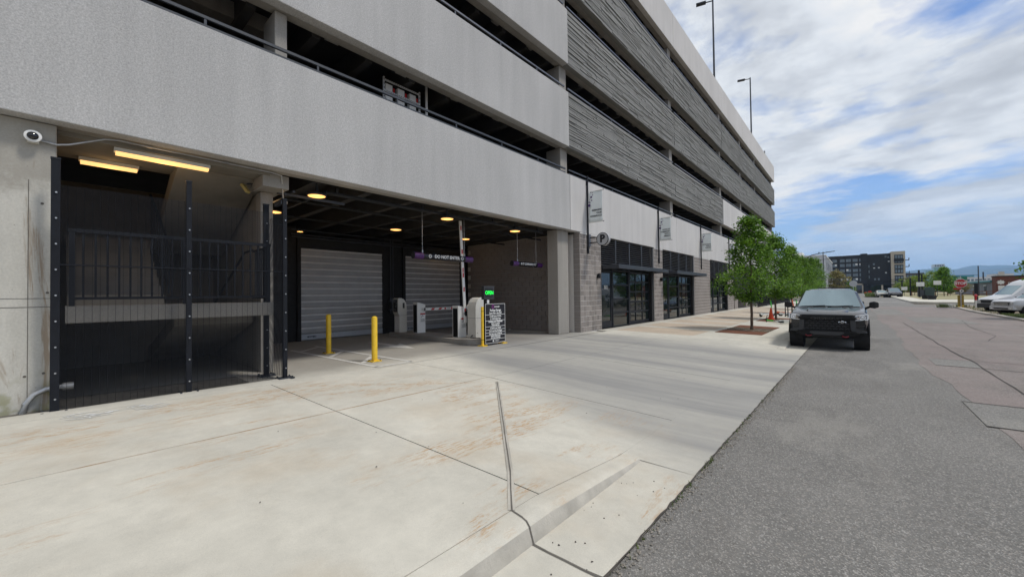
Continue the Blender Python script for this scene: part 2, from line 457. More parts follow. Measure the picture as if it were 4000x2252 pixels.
m_violet = PM('violet_print', (.06, .02, .12), .5)
m_glass = PM('shop_glass', (.010, .016, .016), .025, var=.1, spec=.75)
m_glassl = PM('light_window_glass', (.12, .15, .17), .06, var=.3, scale=.4, spec=.8)
m_lamp = EM('warm_lamp', (1.0, .52, .16), 1.3)
m_tubel = EM('warm_tube', (1.0, .58, .21), 1.2)
m_green = EM('green_led', (.01, 1.0, .08), 1.6)
m_sticker = PM('sticker_white', (.72, .72, .70), .55)
m_orange = PM('cone_orange', (.75, .075, .012), .5, var=.06)
m_lime = PM('scooter_green', (.08, .62, .10), .4, var=.05)
m_scwhite = PM('scooter_white', (.68, .70, .68), .35, var=.05)
m_scorange = PM('scooter_orange', (.66, .14, .05), .45, var=.05)
m_rubber = PM('tyre_rubber', (.010, .010, .0105), .9, var=.3, scale=20, bump=.3, spec=.2)
m_blackcar = PM('black_car_paint', (.005, .0055, .008), .14, .0, var=.05, spec=.5, coat=.45)
m_plastic = PM('black_trim_plastic', (.009, .009, .0095), .65, var=.1, bump=.1, bscale=200, spec=.25)
m_plastic2 = PM('grey_trim_plastic', (.040, .041, .044), .5, var=.1, spec=.4)
m_skid = PM('skid_plate', (.09, .09, .095), .4, .5)
m_silver = PM('silver_car_paint', (.55, .56, .58), .32, .15, var=.04, coat=.8)
m_whitecar = PM('white_car_paint', (.68, .69, .70), .25, var=.03, coat=.8)
m_chrome = PM('chrome', (.75, .75, .77), .12, 1.0, var=.03)
m_rim = PM('alloy_rim', (.42, .42, .44), .3, .8)
m_carglass = PM('car_glass', (.015, .019, .021), .02, var=.05, spec=.8)
m_windsh = PM('windscreen_glass', (.03, .045, .048), .015, var=.05, spec=1.0)
m_windsh.node_tree.nodes['Principled BSDF'].inputs['IOR'].default_value = 2.6
m_windsh.node_tree.nodes['Principled BSDF'].inputs['Specular Tint'].default_value = (.78, .95, 1.0, 1)
m_lens = PM('headlight_lens', (.24, .25, .265), .06, var=.1, spec=.8)
m_led = PM('headlight_ring', (.92, .94, .96), .15, var=.02, spec=.8)
m_tow = PM('red_tow_hook', (.20, .008, .02), .5)
m_bark = PM('grey_bark', (.135, .098, .075), .95, var=.4, scale=14, bump=.8, bscale=35)
def leaf_mat(name, dark, lightc):
    g = G_(name); geo = g.n.new('ShaderNodeNewGeometry')
    f = g.math('ADD', g.math('MULTIPLY', geo.outputs['Random Per Island'], .65), g.math('MULTIPLY_ADD', g.noise(2.6, 3), 1.1, -.22))
    c = g.mix(g.step(f, .25, 1.0), dark, lightc)
    tr = g.n.new('ShaderNodeBsdfTranslucent'); g.l(c, tr.inputs[0])
    m = g.done(c, .5, spec=.35)
    mx = g.n.new('ShaderNodeMixShader'); mx.inputs[0].default_value = .30
    o = [n for n in g.n if n.type == 'OUTPUT_MATERIAL'][0]
    g.l(g.b.outputs[0], mx.inputs[1]); g.l(tr.outputs[0], mx.inputs[2]); g.l(mx.outputs[0], o.inputs[0])
    return m
m_leaf = leaf_mat('street_tree_leaf', (.040, .110, .009), (.20, .375, .031))
m_leaf2 = leaf_mat('yellow_green_leaf', (.11, .18, .015), (.27, .36, .05))
m_leaf3 = leaf_mat('olive_leaf', (.17, .16, .04), (.33, .28, .09))
m_grass = leaf_mat('weed_green', (.045, .085, .015), (.14, .18, .05))
# ------------------------------------------------------------------ terrain
S_ = -0.0105
XG, XA, XF = -1.6, -5.16, -8.0
def lerp(a, b, t): return a + (b - a) * t
def clamp(v, a=0.0, b=1.0): return min(max(v, a), b)
def smooth(t): t = clamp(t); return t * t * (3 - 2 * t)
def zr(y):
    """street level along the gutter: falls away from the camera, sags and rises again"""
    if y <= 38: return S_ * y
    if y <= 50: return lerp(S_ * 38, -.42, smooth((y - 38) / 12))
    if y <= 75: return lerp(-.42, -.05, smooth((y - 50) / 25))
    if y <= 108: return lerp(-.05, .10, smooth((y - 75) / 33))
    return .10
def GZ(x, y):
    zg = zr(y)
    if x > XG: return zg
    zc_ = zg + .145
    zfac = max(.1, zc_)
    plane = lambda q: zc_ + (zfac - zc_) * clamp((q - XG) / (XF - XG))
    if x <= XF: return zfac
    zp = plane(x)
    if x < XA: return zp
    t = (x - XG) / (XA - XG)
    ap = zg + .012 + (plane(XA) - zg - .012) * t
    if y < 9.1: d = (y - lerp(2.1, 5.3, t)) / max(lerp(3.6, 5.3, t) - lerp(2.1, 5.3, t), 1e-3)
    else: d = (lerp(15.8, 12.9, t) - y) / max(lerp(15.8, 12.9, t) - lerp(14.3, 12.9, t), 1e-3)
    return lerp(zp, ap, clamp(d))
def frange(a, b, st):
    n = max(1, int(math.ceil((b - a) / st - 1e-6))); return [a + (b - a) * i / n for i in range(n + 1)]
def sheet(mb, xs, ys, zf, dz=0.0):
    """grid; xs may be a function of y returning a list"""
    rows = []
    for y in ys:
        xx = xs(y) if callable(xs) else xs
        rows.append([(x, y, zf(x, y) + dz) for x in xx])
    return mb.loft(rows, cap=False, closed=False)
zst = lambda x, y: zr(y)

ys_far = frange(-14, 40, 1.0) + frange(41, 130, 2.0) + frange(135, 262, 12)
b = MB(); sheet(b, [-7000, -600, -60, -9, 9, 60, 600, 7000], [-300, -60] + frange(-14, 130, 6) + [200, 300, 600, 1500, 4000, 9000], zst, -.16)
ground = struct('ground', b, m_dirt)
b = MB(); sheet(b, lambda y: [-1.1, 1.5, 4.5, 7.65 if y < 66 else 5.3], ys_far, zst)
street = struct('street', b, m_asph)
b = MB(); sheet(b, [7.66, 12, 25, 60, 140], frange(61.5, 69.6, 1.3), zst, .0)
struct('cross_street', b, m_asph)
# the older reddish half of the street with its patches
def edge(y): return 1.22 + .10 * math.sin(y * .31) + .05 * math.sin(y * 1.3 + 1) + .03 * math.sin(y * 3.7)
b = MB(); sheet(b, lambda y: [edge(y), 2.05, 4.5, 7.63], frange(-12, 61, .5), zst, .004)
struct('old_street_surface', b, m_asph_old)
b = MB()
sheet(b, [1.36, 1.8, 2.08], frange(13.2, 14.5, .3), zst, .008)
sheet(b, [1.18, 2.4, 4.2, 7.6], frange(7.4, 8.9, .4), zst, .008)
sheet(b, [1.16, 2.2, 4.2, 7.6], frange(-6, 5.0, .6), zst, .008)
sheet(b, [2.7, 5.2], frange(33, 41, 1), zst, .008)
sheet(b, [1.3, 3.1], frange(44, 56, 1), zst, .008)
struct('street_patch', b, m_asph_patch)
def crack(pts, wd, mat=m_crack, name='street_crack', dz=.012, zf=zst, seg=.5, jit=.022, var=.5):
    """a dark ribbon along a wandering polyline"""
    P = []
    for (x0, y0), (x1, y1) in zip(pts, pts[1:]):
        n = max(1, int(math.hypot(x1 - x0, y1 - y0) / seg))
        for i in range(n): P.append((lerp(x0, x1, i / n), lerp(y0, y1, i / n)))
    P.append(pts[-1]); Q = [(x + random.uniform(-jit, jit), y + random.uniform(-jit, jit)) for x, y in P]
    rows = []
    for i, (x, y) in enumerate(Q):
        a = Q[max(i - 1, 0)]; c = Q[min(i + 1, len(Q) - 1)]
        dx, dy = c[0] - a[0], c[1] - a[1]; l = math.hypot(dx, dy) or 1
        h = wd * random.uniform(1 - var, 1 + var) / 2
        rows.append([(x - dy / l * h, y + dx / l * h, zf(x, y) + dz), (x + dy / l * h, y - dx / l * h, zf(x, y) + dz)])
    bb = MB(); bb.loft(rows, cap=False, closed=False)
    return struct(name, bb, mat)
crack([(2.1, 33), (2.06, 25), (2.03, 16.2), (2.1, 14.7), (2.08, 13.1), (2.03, 10.2), (2.0, 4), (1.95, -2)], .03)
crack([(1.42, 14.5), (2.15, 14.48), (3.6, 14.4), (7.4, 14.1)], .022)
crack([(1.3, 17.9), (3.0, 17.6), (7.4, 17.8)], .02)
crack([(1.36, 13.2), (2.08, 13.15), (3.1, 12.9), (7.4, 12.4)], .03)
crack([(1.18, 8.9), (2.4, 8.95), (4.2, 8.8), (7.5, 8.9)], .035)
crack([(1.2, 7.4), (2.4, 7.4), (7.5, 7.3)], .03)
crack([(2.7, 33), (5.2, 33.1)], .05); crack([(3.4, 21), (4.1, 24), (4.3, 30), (5.1, 38)], .02); crack([(2.2, 26), (4.6, 25.6), (7.2, 26.2)], .03)
crack([(5.3, 10.0), (5.9, 16), (6.2, 24), (6.4, 34)], .016)
crack([(-1.1, y) for y in frange(-4, 60, 1.0)], .013, m_crack, 'street_crack', .012, zst, .09, .006)
# lane mark far up the street
b = MB(); sheet(b, [1.6, 5.0], [73.0, 73.5], zst, .006); struct('stop_line', b, m_mark)

# ------------------------------------------------------------------ kerb, gutter and pavement
b = MB(); sheet(b, [-1.6, -1.35, -1.1], frange(-12, 140, .6), zst, .006)
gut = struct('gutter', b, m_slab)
crack([(-1.6, 2.01), (-1.36, 2.01), (-1.1, 2.02)], .022, m_base, 'gutter_joint', .010, zst, .1, .004, .3)
def kerb_rows(ys_):
    rows = []
    for y in ys_:
        zt_ = GZ(-1.80, y); zb_ = zr(y) + .002; hgt = max(zt_ - zb_, .008); k = clamp(hgt / .13)
        rows.append([(-1.80, y, zt_ - .10), (-1.80, y, zt_), (-1.69, y, zt_), (-1.655, y, zt_ - .012 * k), (-1.63, y, zt_ - .04 * k), (-1.597, y, zb_ + .003), (-1.597, y, zb_ - .05)])
    return rows
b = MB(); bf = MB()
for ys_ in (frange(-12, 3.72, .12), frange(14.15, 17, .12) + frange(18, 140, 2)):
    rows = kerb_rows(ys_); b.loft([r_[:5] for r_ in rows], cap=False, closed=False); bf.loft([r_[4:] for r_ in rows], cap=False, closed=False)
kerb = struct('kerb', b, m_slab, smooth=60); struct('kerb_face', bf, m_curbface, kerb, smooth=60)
crack([(-1.8, 2.03), (-1.69, 2.012)], .014, m_base, 'kerb_joint', .003, lambda x, y: GZ(-1.8, y), .1, .0, .1)
b = MB(); zk = GZ(-1.8, 2.01); b.loft([[(x, 2.005, z), (x, 2.017, z)] for x, z in ((-1.69, zk + .003), (-1.652, zk - .009), (-1.627, zk - .037), (-1.594, zr(2) + .008))], cap=False, closed=False); struct('kerb_joint', b, m_base)

b = MB()
sheet(b, [-9.0, -8.0, -6.5, -5.16, -4, -2.8, -1.79], frange(-12, 17, .4) + frange(18, 140, 2), GZ, -.022)
walk = struct('pavement', b, m_base)
def slab(x0, x1, y0, y1, mat=m_slab, st=.45, gap=.007):
    xs, ys = frange(x0 + gap, x1 - gap, st), frange(y0 + gap, y1 - gap, st)
    bb = MB(); nx, ny = len(xs), len(ys)
    vs = [(x, y, GZ(x, y)) for y in ys for x in xs]; fs = [(j*nx+i, j*nx+i+1, (j+1)*nx+i+1, (j+1)*nx+i) for j in range(ny-1) for i in range(nx-1)]
    rim = [i for i in range(nx)] + [j*nx+nx-1 for j in range(1, ny)] + [(ny-1)*nx+i for i in range(nx-2, -1, -1)] + [j*nx for j in range(ny-2, 0, -1)]
    n = len(vs); vs += [(vs[i][0], vs[i][1], vs[i][2] - .04) for i in rim]
    fs += [(rim[k], n + k, n + (k+1) % len(rim), rim[(k+1) % len(rim)]) for k in range(len(rim))]
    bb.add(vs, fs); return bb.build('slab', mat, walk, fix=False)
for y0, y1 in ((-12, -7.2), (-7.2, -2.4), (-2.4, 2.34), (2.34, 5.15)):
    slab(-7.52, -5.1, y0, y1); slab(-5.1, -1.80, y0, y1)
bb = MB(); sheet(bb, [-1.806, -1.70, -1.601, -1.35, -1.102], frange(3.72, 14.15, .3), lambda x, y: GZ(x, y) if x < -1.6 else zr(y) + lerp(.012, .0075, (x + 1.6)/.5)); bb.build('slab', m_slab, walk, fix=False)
for y0, y1 in ((5.15, 8.3), (8.3, 11.45), (11.45, 14.4)):
    slab(-7.52, -5.05, y0, y1); slab(-5.05, -1.80, y0, y1)
slab(-7.99, -7.52, -12, 2.75)
yy = 14.4
while yy < 44:
    for (x0, x1) in ((-7.99, -7.45), (-4.45, -3.3), (-3.3, -1.80)): slab(x0, x1, yy, yy + 2.9, st=1.5)
    slab(-7.45, -4.45, yy, yy + .62, st=1.5); slab(-7.45, -4.45, yy + .62, yy + 2.9, m_tan, st=1.5)
    yy += 2.9
slab(-7.99, -4.75, yy, yy + 24, st=3); slab(-4.75, -1.80, yy, yy + 24, st=3)
# tooled seam between the pavement and the dropped kerb flare
FL = [(-4.72, 4.98), (-4.2, 4.47), (-3.2, 3.47), (-2.2, 2.47), (-1.80, 2.03)]
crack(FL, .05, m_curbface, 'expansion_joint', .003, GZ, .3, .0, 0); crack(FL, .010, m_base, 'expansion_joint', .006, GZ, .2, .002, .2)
# garage floor slab
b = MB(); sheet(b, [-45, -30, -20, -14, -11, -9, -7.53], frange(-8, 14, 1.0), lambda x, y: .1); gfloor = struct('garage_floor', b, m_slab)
# soil strip at the foot of the concrete wall
b = MB(); sheet(b, [-8.24, -8.0, -7.8, -7.68], frange(-1.6, -.2, .1), lambda x, y: .1 + .03 * math.sin(x * 31 + y * 23) * .5, .012); struct('soil_strip', b, m_soil)

# ------------------------------------------------------------------ painted marks on the driveway
def paint_line(mb, p, q, wd=.10, z=.106):
    d = Vector((q[0]-p[0], q[1]-p[1], 0)).normalized(); s = Vector((-d.y, d.x, 0)) * wd / 2
    P, Q = Vector((p[0], p[1], z)), Vector((q[0], q[1], z)); mb.quad(P - s, Q - s, Q + s, P + s)
b = MB()
for p, q in [((-12.0, 4.24), (-7.66, 4.40)), ((-12.4, 5.06), (-7.66, 5.24))]: paint_line(b, p, q)
b2 = MB(); paint_line(b2, (-7.66, 4.36), (-7.66, 5.28)); 
for p, q in [((-11.45, 4.30), (-12.05, 5.0)), ((-9.82, 4.38), (-10.62, 5.06)), ((-8.33, 4.43), (-9.12, 5.10))]: paint_line(b2, p, q, .11, .108)
hat = struct('road_marking', b, m_mark); struct('hatch_stripe', b2, m_mark, hat)
b = MB(); b.add([(-9.45, 6.60, .106), (-10.85, 7.02, .106), (-10.55, 6.72, .106), (-11.9, 6.72, .106), (-11.9, 6.48, .106), (-10.55, 6.48, .106), (-10.7, 6.10, .106)], [(0, 1, 2, 5, 6), (2, 3, 4, 5)])
struct('arrow_marking', b, m_mark)
b = MB(); paint_line(b, (-12.8, 12.2), (-8.9, 12.55)); paint_line(b, (-8.2, 12.9), (-7.7, 13.1)); paint_line(b, (-11.0, 12.36), (-11.4, 12.9)); struct('edge_line', b, m_mark)
b = MB()
for k in range(16):
    x = -7.36 + random.uniform(-.22, .22); y = random.uniform(-.15, .75); pts = []
    rows = []
    for i in range(7):
        t = i / 6; xx = x + .03 * math.sin(t * 5 + k); y2 = y + t * random.uniform(.12, .32); h = .012 * random.uniform(.5, 1.4)
        rows.append([(xx - h, y2, GZ(xx, y2) + .005), (xx + h, y2 + .01, GZ(xx, y2) + .005)])
    b.loft(rows, cap=False, closed=False)
struct('paint_scribble', b, m_white)

# ------------------------------------------------------------------ loose stuff along the gutter
def scatter(name, mat, spots, smin, smax, label=None):
    bb = MB()
    for (x, y, z) in spots:
        s = random.uniform(smin, smax); a = random.uniform(0, PI)
        vs = []
        for (dx, dy, dz) in ((1,0,0),(0,1,0),(-1,0,0),(0,-1,0),(0,0,.8),(0,0,-.4)):
            dx, dy = dx*math.cos(a)-dy*math.sin(a), dx*math.sin(a)+dy*math.cos(a)
            vs.append((x + dx*s*random.uniform(.6,1.2), y + dy*s*random.uniform(.6,1.2), z + dz*s*random.uniform(.6,1.1)))
        bb.add(vs, [(0,1,4),(1,2,4),(2,3,4),(3,0,4),(1,0,5),(2,1,5),(3,2,5),(0,3,5)])
    o = bb.build(name, mat, fix=False); o['kind'] = 'stuff'; return o
sp = []
for _ in range(1500):
    y = random.uniform(-1, 11); x = -1.09 + abs(random.gauss(0, .045)) * (1.0 if random.random() < .92 else 2.5)
    sp.append((x, y, zr(y) + .006))
scatter('gravel', PM('loose_gravel', (.26, .235, .20), .95, var=.5, scale=40), sp, .004, .013)
sp = [(random.uniform(-1.58, -1.2), random.uniform(1.2, 3.4), 0) for _ in range(22)] + [(random.uniform(-6.5, -1.9), random.uniform(.4, 9), 0) for _ in range(40)]
sp = [(x, y, GZ(x, y) + .008) for x, y, _ in sp]
scatter('pebbles', PM('dark_pebble', (.06, .05, .042), .95, var=.5, scale=40), sp, .003, .010)
def blades(name, mat, spots, h0, h1, wd=.006):
    bb = MB()
    for (x, y, z) in spots:
        a = random.uniform(0, 2*PI); h = random.uniform(h0, h1); ln = h * random.uniform(.2, .9)
        c, s = math.cos(a), math.sin(a); w_ = wd * random.uniform(.6, 1.5)
        bb.add([(x - s*w_, y + c*w_, z), (x + s*w_, y - c*w_, z), (x + c*ln*.4 + s*w_*.7, y + s*ln*.4 - c*w_*.7, z + h*.6), (x + c*ln*.4 - s*w_*.7, y + s*ln*.4 + c*w_*.7, z + h*.6), (x + c*ln, y + s*ln, z + h)],
               [(0,1,2,3), (3,2,4)])
    o = bb.build(name, mat, fix=False); o['kind'] = 'stuff'; return o
sp = []
for _ in range(30):
    y0 = random.choice([random.uniform(1.5, 4.2), random.uniform(3.5, 8.5)])
    for _ in range(random.randint(3, 14)):
        y = y0 + random.gauss(0, .07); x = -1.09 + random.gauss(0, .012); sp.append((x, y, zr(y)))
blades('weeds', m_grass, sp, .008, .026)
# ------------------------------------------------------------------ the parking garage
ga = thing('parking_garage', 'long grey concrete parking garage with open decks and bands of dark ledge-textured panels', 'building', (-8, 30, .1))
def part(name, mb, mat, parent=ga, **k): return mb.build(name, mat, parent, **k)
LV = [(4.0, 6.08), (7.13, 9.19), (10.27, 12.33), (13.29, 15.35), (16.43, 18.48)]
JT = [-8.0, 12.55, 24.25, 35.6, 43.7, 51.5, 63.6]
dark_spans = {1: (1, 3), 2: (1, 6), 3: (1, 6)}
def relief(z0, z1, y0, y1):
    """cast ledge-stone relief: long thin courses that step in and out and jog up and down"""
    bb = MB(); z = z0
    while z < z1 - .03:
        h = min(random.choice((.05, .06, .07, .085, .11)), z1 - z)
        if z1 - z - h < .05: h = z1 - z
        y = y0
        while y < y1 - .05:
            l = min(random.uniform(.5, 2.0), y1 - y)
            if y1 - y - l < .25: l = y1 - y
            d = random.choice((0, .006, .012, .018, .028)) + random.uniform(0, .006)
            j0 = random.choice((0, 0, 0, .014, -.012)); j1 = random.choice((0, 0, 0, .012, -.012))
            zl, zh = max(z + j0, z0), min(z + h - .010 + j1, z1)
            if zh - zl > .02:
                sl = random.choice((0, .05, .08, -.05)); x = -8.04 + d
                ya, yb = y + .002, y + l - .006
                bb.add([(-8.06, ya, zl), (-8.06, yb, zl), (-8.06, yb, zh), (-8.06, ya, zh), (x, ya, zl), (x, yb - max(sl, 0), zl), (x - .004, yb, zh), (x - .004, ya + max(-sl, 0), zh)],
                       [(4,5,6,7), (0,1,5,4), (1,2,6,5), (2,3,7,6), (3,0,4,7)])
            y += l
        z += h
    return bb
for i, (z0, z1) in enumerate(LV):
    for k in range(6):
        y0, y1 = JT[k] + .011, JT[k+1] - .011
        dk = i in dark_spans and dark_spans[i][0] <= k < dark_spans[i][1]
        bb = MB()
        if dk:
            bb.box(-8.25, -8.05, y0, y1, z0, z1); bb.box(-8.049, -8.012, y0, y1, z1 - .13, z1 - .001)
            p = part('wall_panel', bb, m_dark, label='dark grey ledge-textured wall panel')
            o = relief(z0 + .002, z1 - .15, y0, y1).build('ledge_relief', m_dark, p); o['kind'] = 'stuff'
        else:
            bb.box(-8.25, -8.0, y0, y1, z0, z1)
            part('wall_panel', bb, m_facade if (k == 0) else m_facade2, bevel=.012)
    # edge beam behind the panels, deck and ribs
    bb = MB(); bb.box(-8.48, -8.262, -7.9, 63.5, z0 + .012, z0 + .9); part('edge_beam', bb, m_conc_col)
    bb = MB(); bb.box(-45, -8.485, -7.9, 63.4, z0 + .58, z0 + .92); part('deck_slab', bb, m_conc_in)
    bb = MB()
    for k in range(58):
        y = -7.4 + k * 1.21
        if i == 0 and -.4 < y < 2.9: continue
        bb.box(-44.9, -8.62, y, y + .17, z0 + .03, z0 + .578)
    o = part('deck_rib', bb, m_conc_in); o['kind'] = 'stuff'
    bb = MB()
    for k in range(40):
        y = -6.8 + k * 1.76
        bb.box(-8.66, -8.485, y, y + .30, z0 + .10, z0 + .36)
    if i: o = part('bearing_block', bb, m_conc_col); o['kind'] = 'stuff'
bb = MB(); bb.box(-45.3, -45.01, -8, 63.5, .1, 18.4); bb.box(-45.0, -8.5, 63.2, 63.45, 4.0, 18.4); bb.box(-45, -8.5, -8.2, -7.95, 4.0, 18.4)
part('added_back_wall', bb, m_conc_in)  # closed back added to keep the decks dark; the far side stands open
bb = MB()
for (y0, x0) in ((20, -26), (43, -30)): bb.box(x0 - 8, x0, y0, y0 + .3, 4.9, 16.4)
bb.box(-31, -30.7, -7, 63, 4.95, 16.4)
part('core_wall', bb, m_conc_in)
for yc, wd in ((-6.0, .46), (2.78, .22), (12.6, .46), (24.3, .46), (36.0, .46), (43.75, .46), (51.2, .46), (62.9, .46)):
    for (z0, z1), (z2, _) in zip(LV, LV[1:]):
        bb = MB(); bb.box(-8.95, -8.30, yc - wd/2, yc + wd/2, z0 + .925, z2 - .002); part('column', bb, m_conc_col, bevel=.02)
# guard rails on the panels
for i, (z0, z1) in enumerate(LV[:4]):
    segs = [(-7.5, 12.40), (12.62, 24.1), (24.4, 35.8), (36.1, 43.5), (43.9, 51.0), (51.4, 62.8)]
    rails = MB()
    for a_, b_ in segs:
        rails.box(-8.135, -8.085, a_, b_, z1 + .185, z1 + .235)
    rp = part('guard_rail', rails, m_char if i < 1 else m_rail)
    bb = MB()
    for a_, b_ in segs: bb.box(-8.13, -8.09, a_, b_, z1 + .045, z1 + .085)
    bb.build('bottom_rail', m_char if i < 1 else m_rail, rp)
    pm = MB().box(-.018, .018, -.018, .018, 0, .20).mesh('post', m_char if i < 1 else m_rail)
    y = -3.93
    while y < 62:
        if not any(abs(y - s[1]) < .3 for s in segs):
            o = MB().build('post', None, rp, mesh=pm); o.location = (-8.11, y, z1 - .01)
        y += 1.83
# beam and dark rail seen through the first deck opening
bb = MB(); bb.box(-9.7, -9.4, -3, 2.9, 7.26, 7.60); part('stair_beam', bb, m_conc_col)
bb = MB(); bb.box(-9.62, -9.56, -3, 2.7, 7.75, 7.80)
for k in range(40): bb.box(-9.60, -9.58, -2.9 + k*.14, -2.88 + k*.14, 7.605, 7.75)
part('stair_rail', bb, m_black)

# ---- ground storey: walls of the entrance bay
bb = MB(); bb.box(-9.2, -8.23, -6.0, -.055, 0, 3.995); wall = part('concrete_wall', bb, m_pillar, bevel=.015)
bb = MB(); bb.box(-8.231, -8.226, -6, -.06, 1.505, 1.512); bb.box(-8.231, -8.226, -6, -.06, 1.62, 1.625); bb.box(-8.231, -8.2265, -.30, -.294, .1, 3.2); bb.build('form_seam', m_base, wall)
bb = MB()
for y, z in ((-.16, .62), (-.32, .60), (-.18, 2.9), (-.13, 1.7)): bb.cyl((-8.232, y, z), (-8.227, y, z), .016, 10)
bb.build('tie_hole', m_base, wall)
bb = MB(); bb.box(-14.3, -9.02, 2.66, 2.84, .1, 3.99); part('stair_wall', bb, m_stair)
bb = MB(); bb.box(-9.30, -9.015, 2.63, 2.86, .1, 3.74); col = part('column', bb, m_conc_col, bevel=.015, label='slim concrete column between the stair and the driveway')
bb = MB(); bb.box(-9.6, -8.50, 2.52, 2.98, 3.745, 3.998); part('beam_end', bb, m_conc_col)
bb = MB(); bb.box(-13.2, -12.95, -.05, 2.66, -1.2, 4.2); bb.box(-13.0, -8.5, -.30, -.06, .1, 3.99); part('stair_wall', bb, m_stair)
bb = MB(); bb.box(-9.75, -8.49, -.05, 2.64, 3.95, 4.02); part('stair_ceiling', bb, m_stair)
# landing, flights and rails of the stair behind the mesh fence
bb = MB(); bb.box(-9.45, -8.25, .03, 2.62, 1.27, 1.51); land = part('stair_landing', bb, m_conc_col, bevel=.01)
st = MB()
for k in range(8):
    st.box(-9.45 - .29*(k+1), -9.45 - .29*k, .05, 1.22, 1.36 + .165*k, 1.51 + .165*(k+1))
part('stair_flight', st, m_stair)
st = MB(); st.prism([(-11.9, 2.65), (-11.9, 2.90), (-9.6, 4.0), (-9.0, 4.0), (-9.0, 3.93)], 'y', 1.34, 2.62); part('stair_flight', st, m_stair)
bb = MB(); bb.box(-12.9, -11.85, .03, 2.62, 2.72, 2.90); part('stair_landing', bb, m_stair)
st = MB(); st.prism([(-12.6, .12), (-12.6, .45), (-9.45, 1.30), (-9.30, 1.30), (-9.30, 1.10)], 'y', 1.34, 2.58); part('stair_flight', st, m_stair)
rl = MB(); rl.box(-8.38, -8.32, .05, 2.60, 2.56, 2.61); rl.box(-8.375, -8.325, .07, 2.58, 1.60, 1.64)
rl = part('stair_rail', rl, m_black)
bm_ = MB().box(-.012, .012, -.012, .012, 0, .93).mesh('baluster', m_black)
for k in range(20):
    o = MB().build('baluster', None, rl, mesh=bm_); o.location = (-8.35, .20 + k * .122, 1.635)
for y in (.09, 1.34, 2.56): MB().box(-8.38, -8.32, y - .03, y + .03, 1.505, 2.565).build('rail_post', m_black, rl)
bb = MB(); bb.tube([(-9.05, 2.50, 2.55), (-9.5, 2.48, 2.53), (-9.8, 2.46, 2.35), (-11.6, 2.40, 1.45)], .022); bb.tube([(-8.95, 2.56, 3.98), (-10.5, 2.52, 3.45), (-12.2, 2.48, 2.6)], .022); bb.tube([(-9.3, 1.28, 2.55), (-11.7, 1.28, 3.9)], .022)
for k in range(10): bb.bar((-9.4 - .24*k, 1.28, 1.7 + .136*k), (-9.4 - .24*k, 1.28, 2.6 + .136*k), .02, .02)
part('hand_rail', bb, m_black)
bb = MB()
for k in range(8): bb.bar((-8.42 - .09*k, 2.55, 1.58), (-8.42 - .09*k, 2.55, 2.5), .018, .018)
bb.bar((-8.38, 2.55, 2.53), (-9.15, 2.55, 2.53), .05, .04); bb.bar((-8.38, 2.55, 1.60), (-9.15, 2.55, 1.60), .04, .04); part('stair_rail', bb, m_black)

# ---- driveway bay: door wall, rolling doors, side wall, column
XD = -14.2
for y0, y1 in ((2.84, 5.22), (8.52, 9.34), (12.60, 12.95)): dw = part('door_wall', MB().box(XD - .25, XD - .05, y0, y1, .1, 3.98), m_blackmat)
bb = MB(); bb.box(XD - .30, XD - .12, 2.84, 12.95, 3.26, 3.50); bb.build('door_header', m_blackmat, dw)
for k, y0 in enumerate((5.34, 9.46)):
    y1 = y0 + (3.06 if k == 0 else 3.02)
    fr = MB(); fr.box(XD - .10, XD + .04, y0 - .12, y0, .1, 3.3); fr.box(XD - .10, XD + .04, y1, y1 + .12, .1, 3.3); fr.box(XD - .12, XD + .05, y0 - .12, y1 + .12, 3.26, 3.62)
    dr = part('rolling_door', fr, m_blackmat)
    sm = MB().prism([(-.012, 0), (.0, .012), (.004, .05), (.004, .165), (0, .20), (-.012, .212)], 'y', y0 + .01, y1 - .01).mesh('slat', m_slat)
    gm = MB().box(-.012, .016, y0 + .01, y1 - .01, -.010, .006).mesh('slat_bead', m_bead)
    for j in range(13):
        z = .33 + j * .2255
        o = MB().build('slat', None, dr, mesh=sm); o.location = (XD, 0, z)
        for dz in (.188, .220):
            g2 = MB().build('slat_bead', None, dr, mesh=gm); g2.location = (XD, 0, z + dz - .0)
    o = MB().box(XD - .02, XD + .02, y0 + .01, y1 - .01, .135, .325).build('bottom_bar', m_botbar, dr)
    text('RYTEC', .075, m_ink, dr, (XD + .023, y0 + (.35 if k == 0 else .25), .225), FACE_X, bold=.004, sx=1.3)
# light-coloured pipes and tracks above the doors
bb = MB()
for z, r_ in ((3.62, .028), (3.70, .022), (3.86, .018)): bb.tube([(XD + .15, 5.0, z), (XD + .15, 12.9, z)], r_)
bb.tube([(XD + .05, 8.75, .9), (XD + .05, 8.75, 3.9)], .018); bb.tube([(XD + .05, 8.86, .9), (XD + .05, 8.86, 3.9)], .018); bb.tube([(XD + .05, 12.62, 1.3), (XD + .05, 12.62, 3.7)], .018); bb.tube([(XD + .05, 12.74, 1.3), (XD + .05, 12.74, 3.7)], .018)
bb.box(XD - .02, XD + .10, 8.68, 8.95, 1.0, 1.5); bb.box(XD - .02, XD + .10, 12.56, 12.84, 1.1, 1.55)
part('door_conduit', bb, m_char)
bb = MB(); bb.box(-8.75, -8.27, 12.07, 12.78, .1, 3.995); part('column', bb, m_conc_col, bevel=.02, label='square concrete column at the right side of the driveway')
bb = MB(); bb.box(-14.3, -9.0, 13.10, 13.3, .1, 3.99); sw = part('side_wall', bb, m_mortar, label='block wall along the right side of the driveway')
bb = MB()
for r_ in range(19):
    x = -14.25 + (.2 if r_ % 2 else 0)
    while x < -9.02:
        l = min(.398, -9.02 - x)
        if l > .06: bb.box(x + .004, x + l - .004, 13.05, 13.099 + random.uniform(0, .001), .105 + r_ * .2032, .105 + r_ * .2032 + .196)
        x += .4064
o = bb.build('block', m_block, sw); o['kind'] = 'stuff'
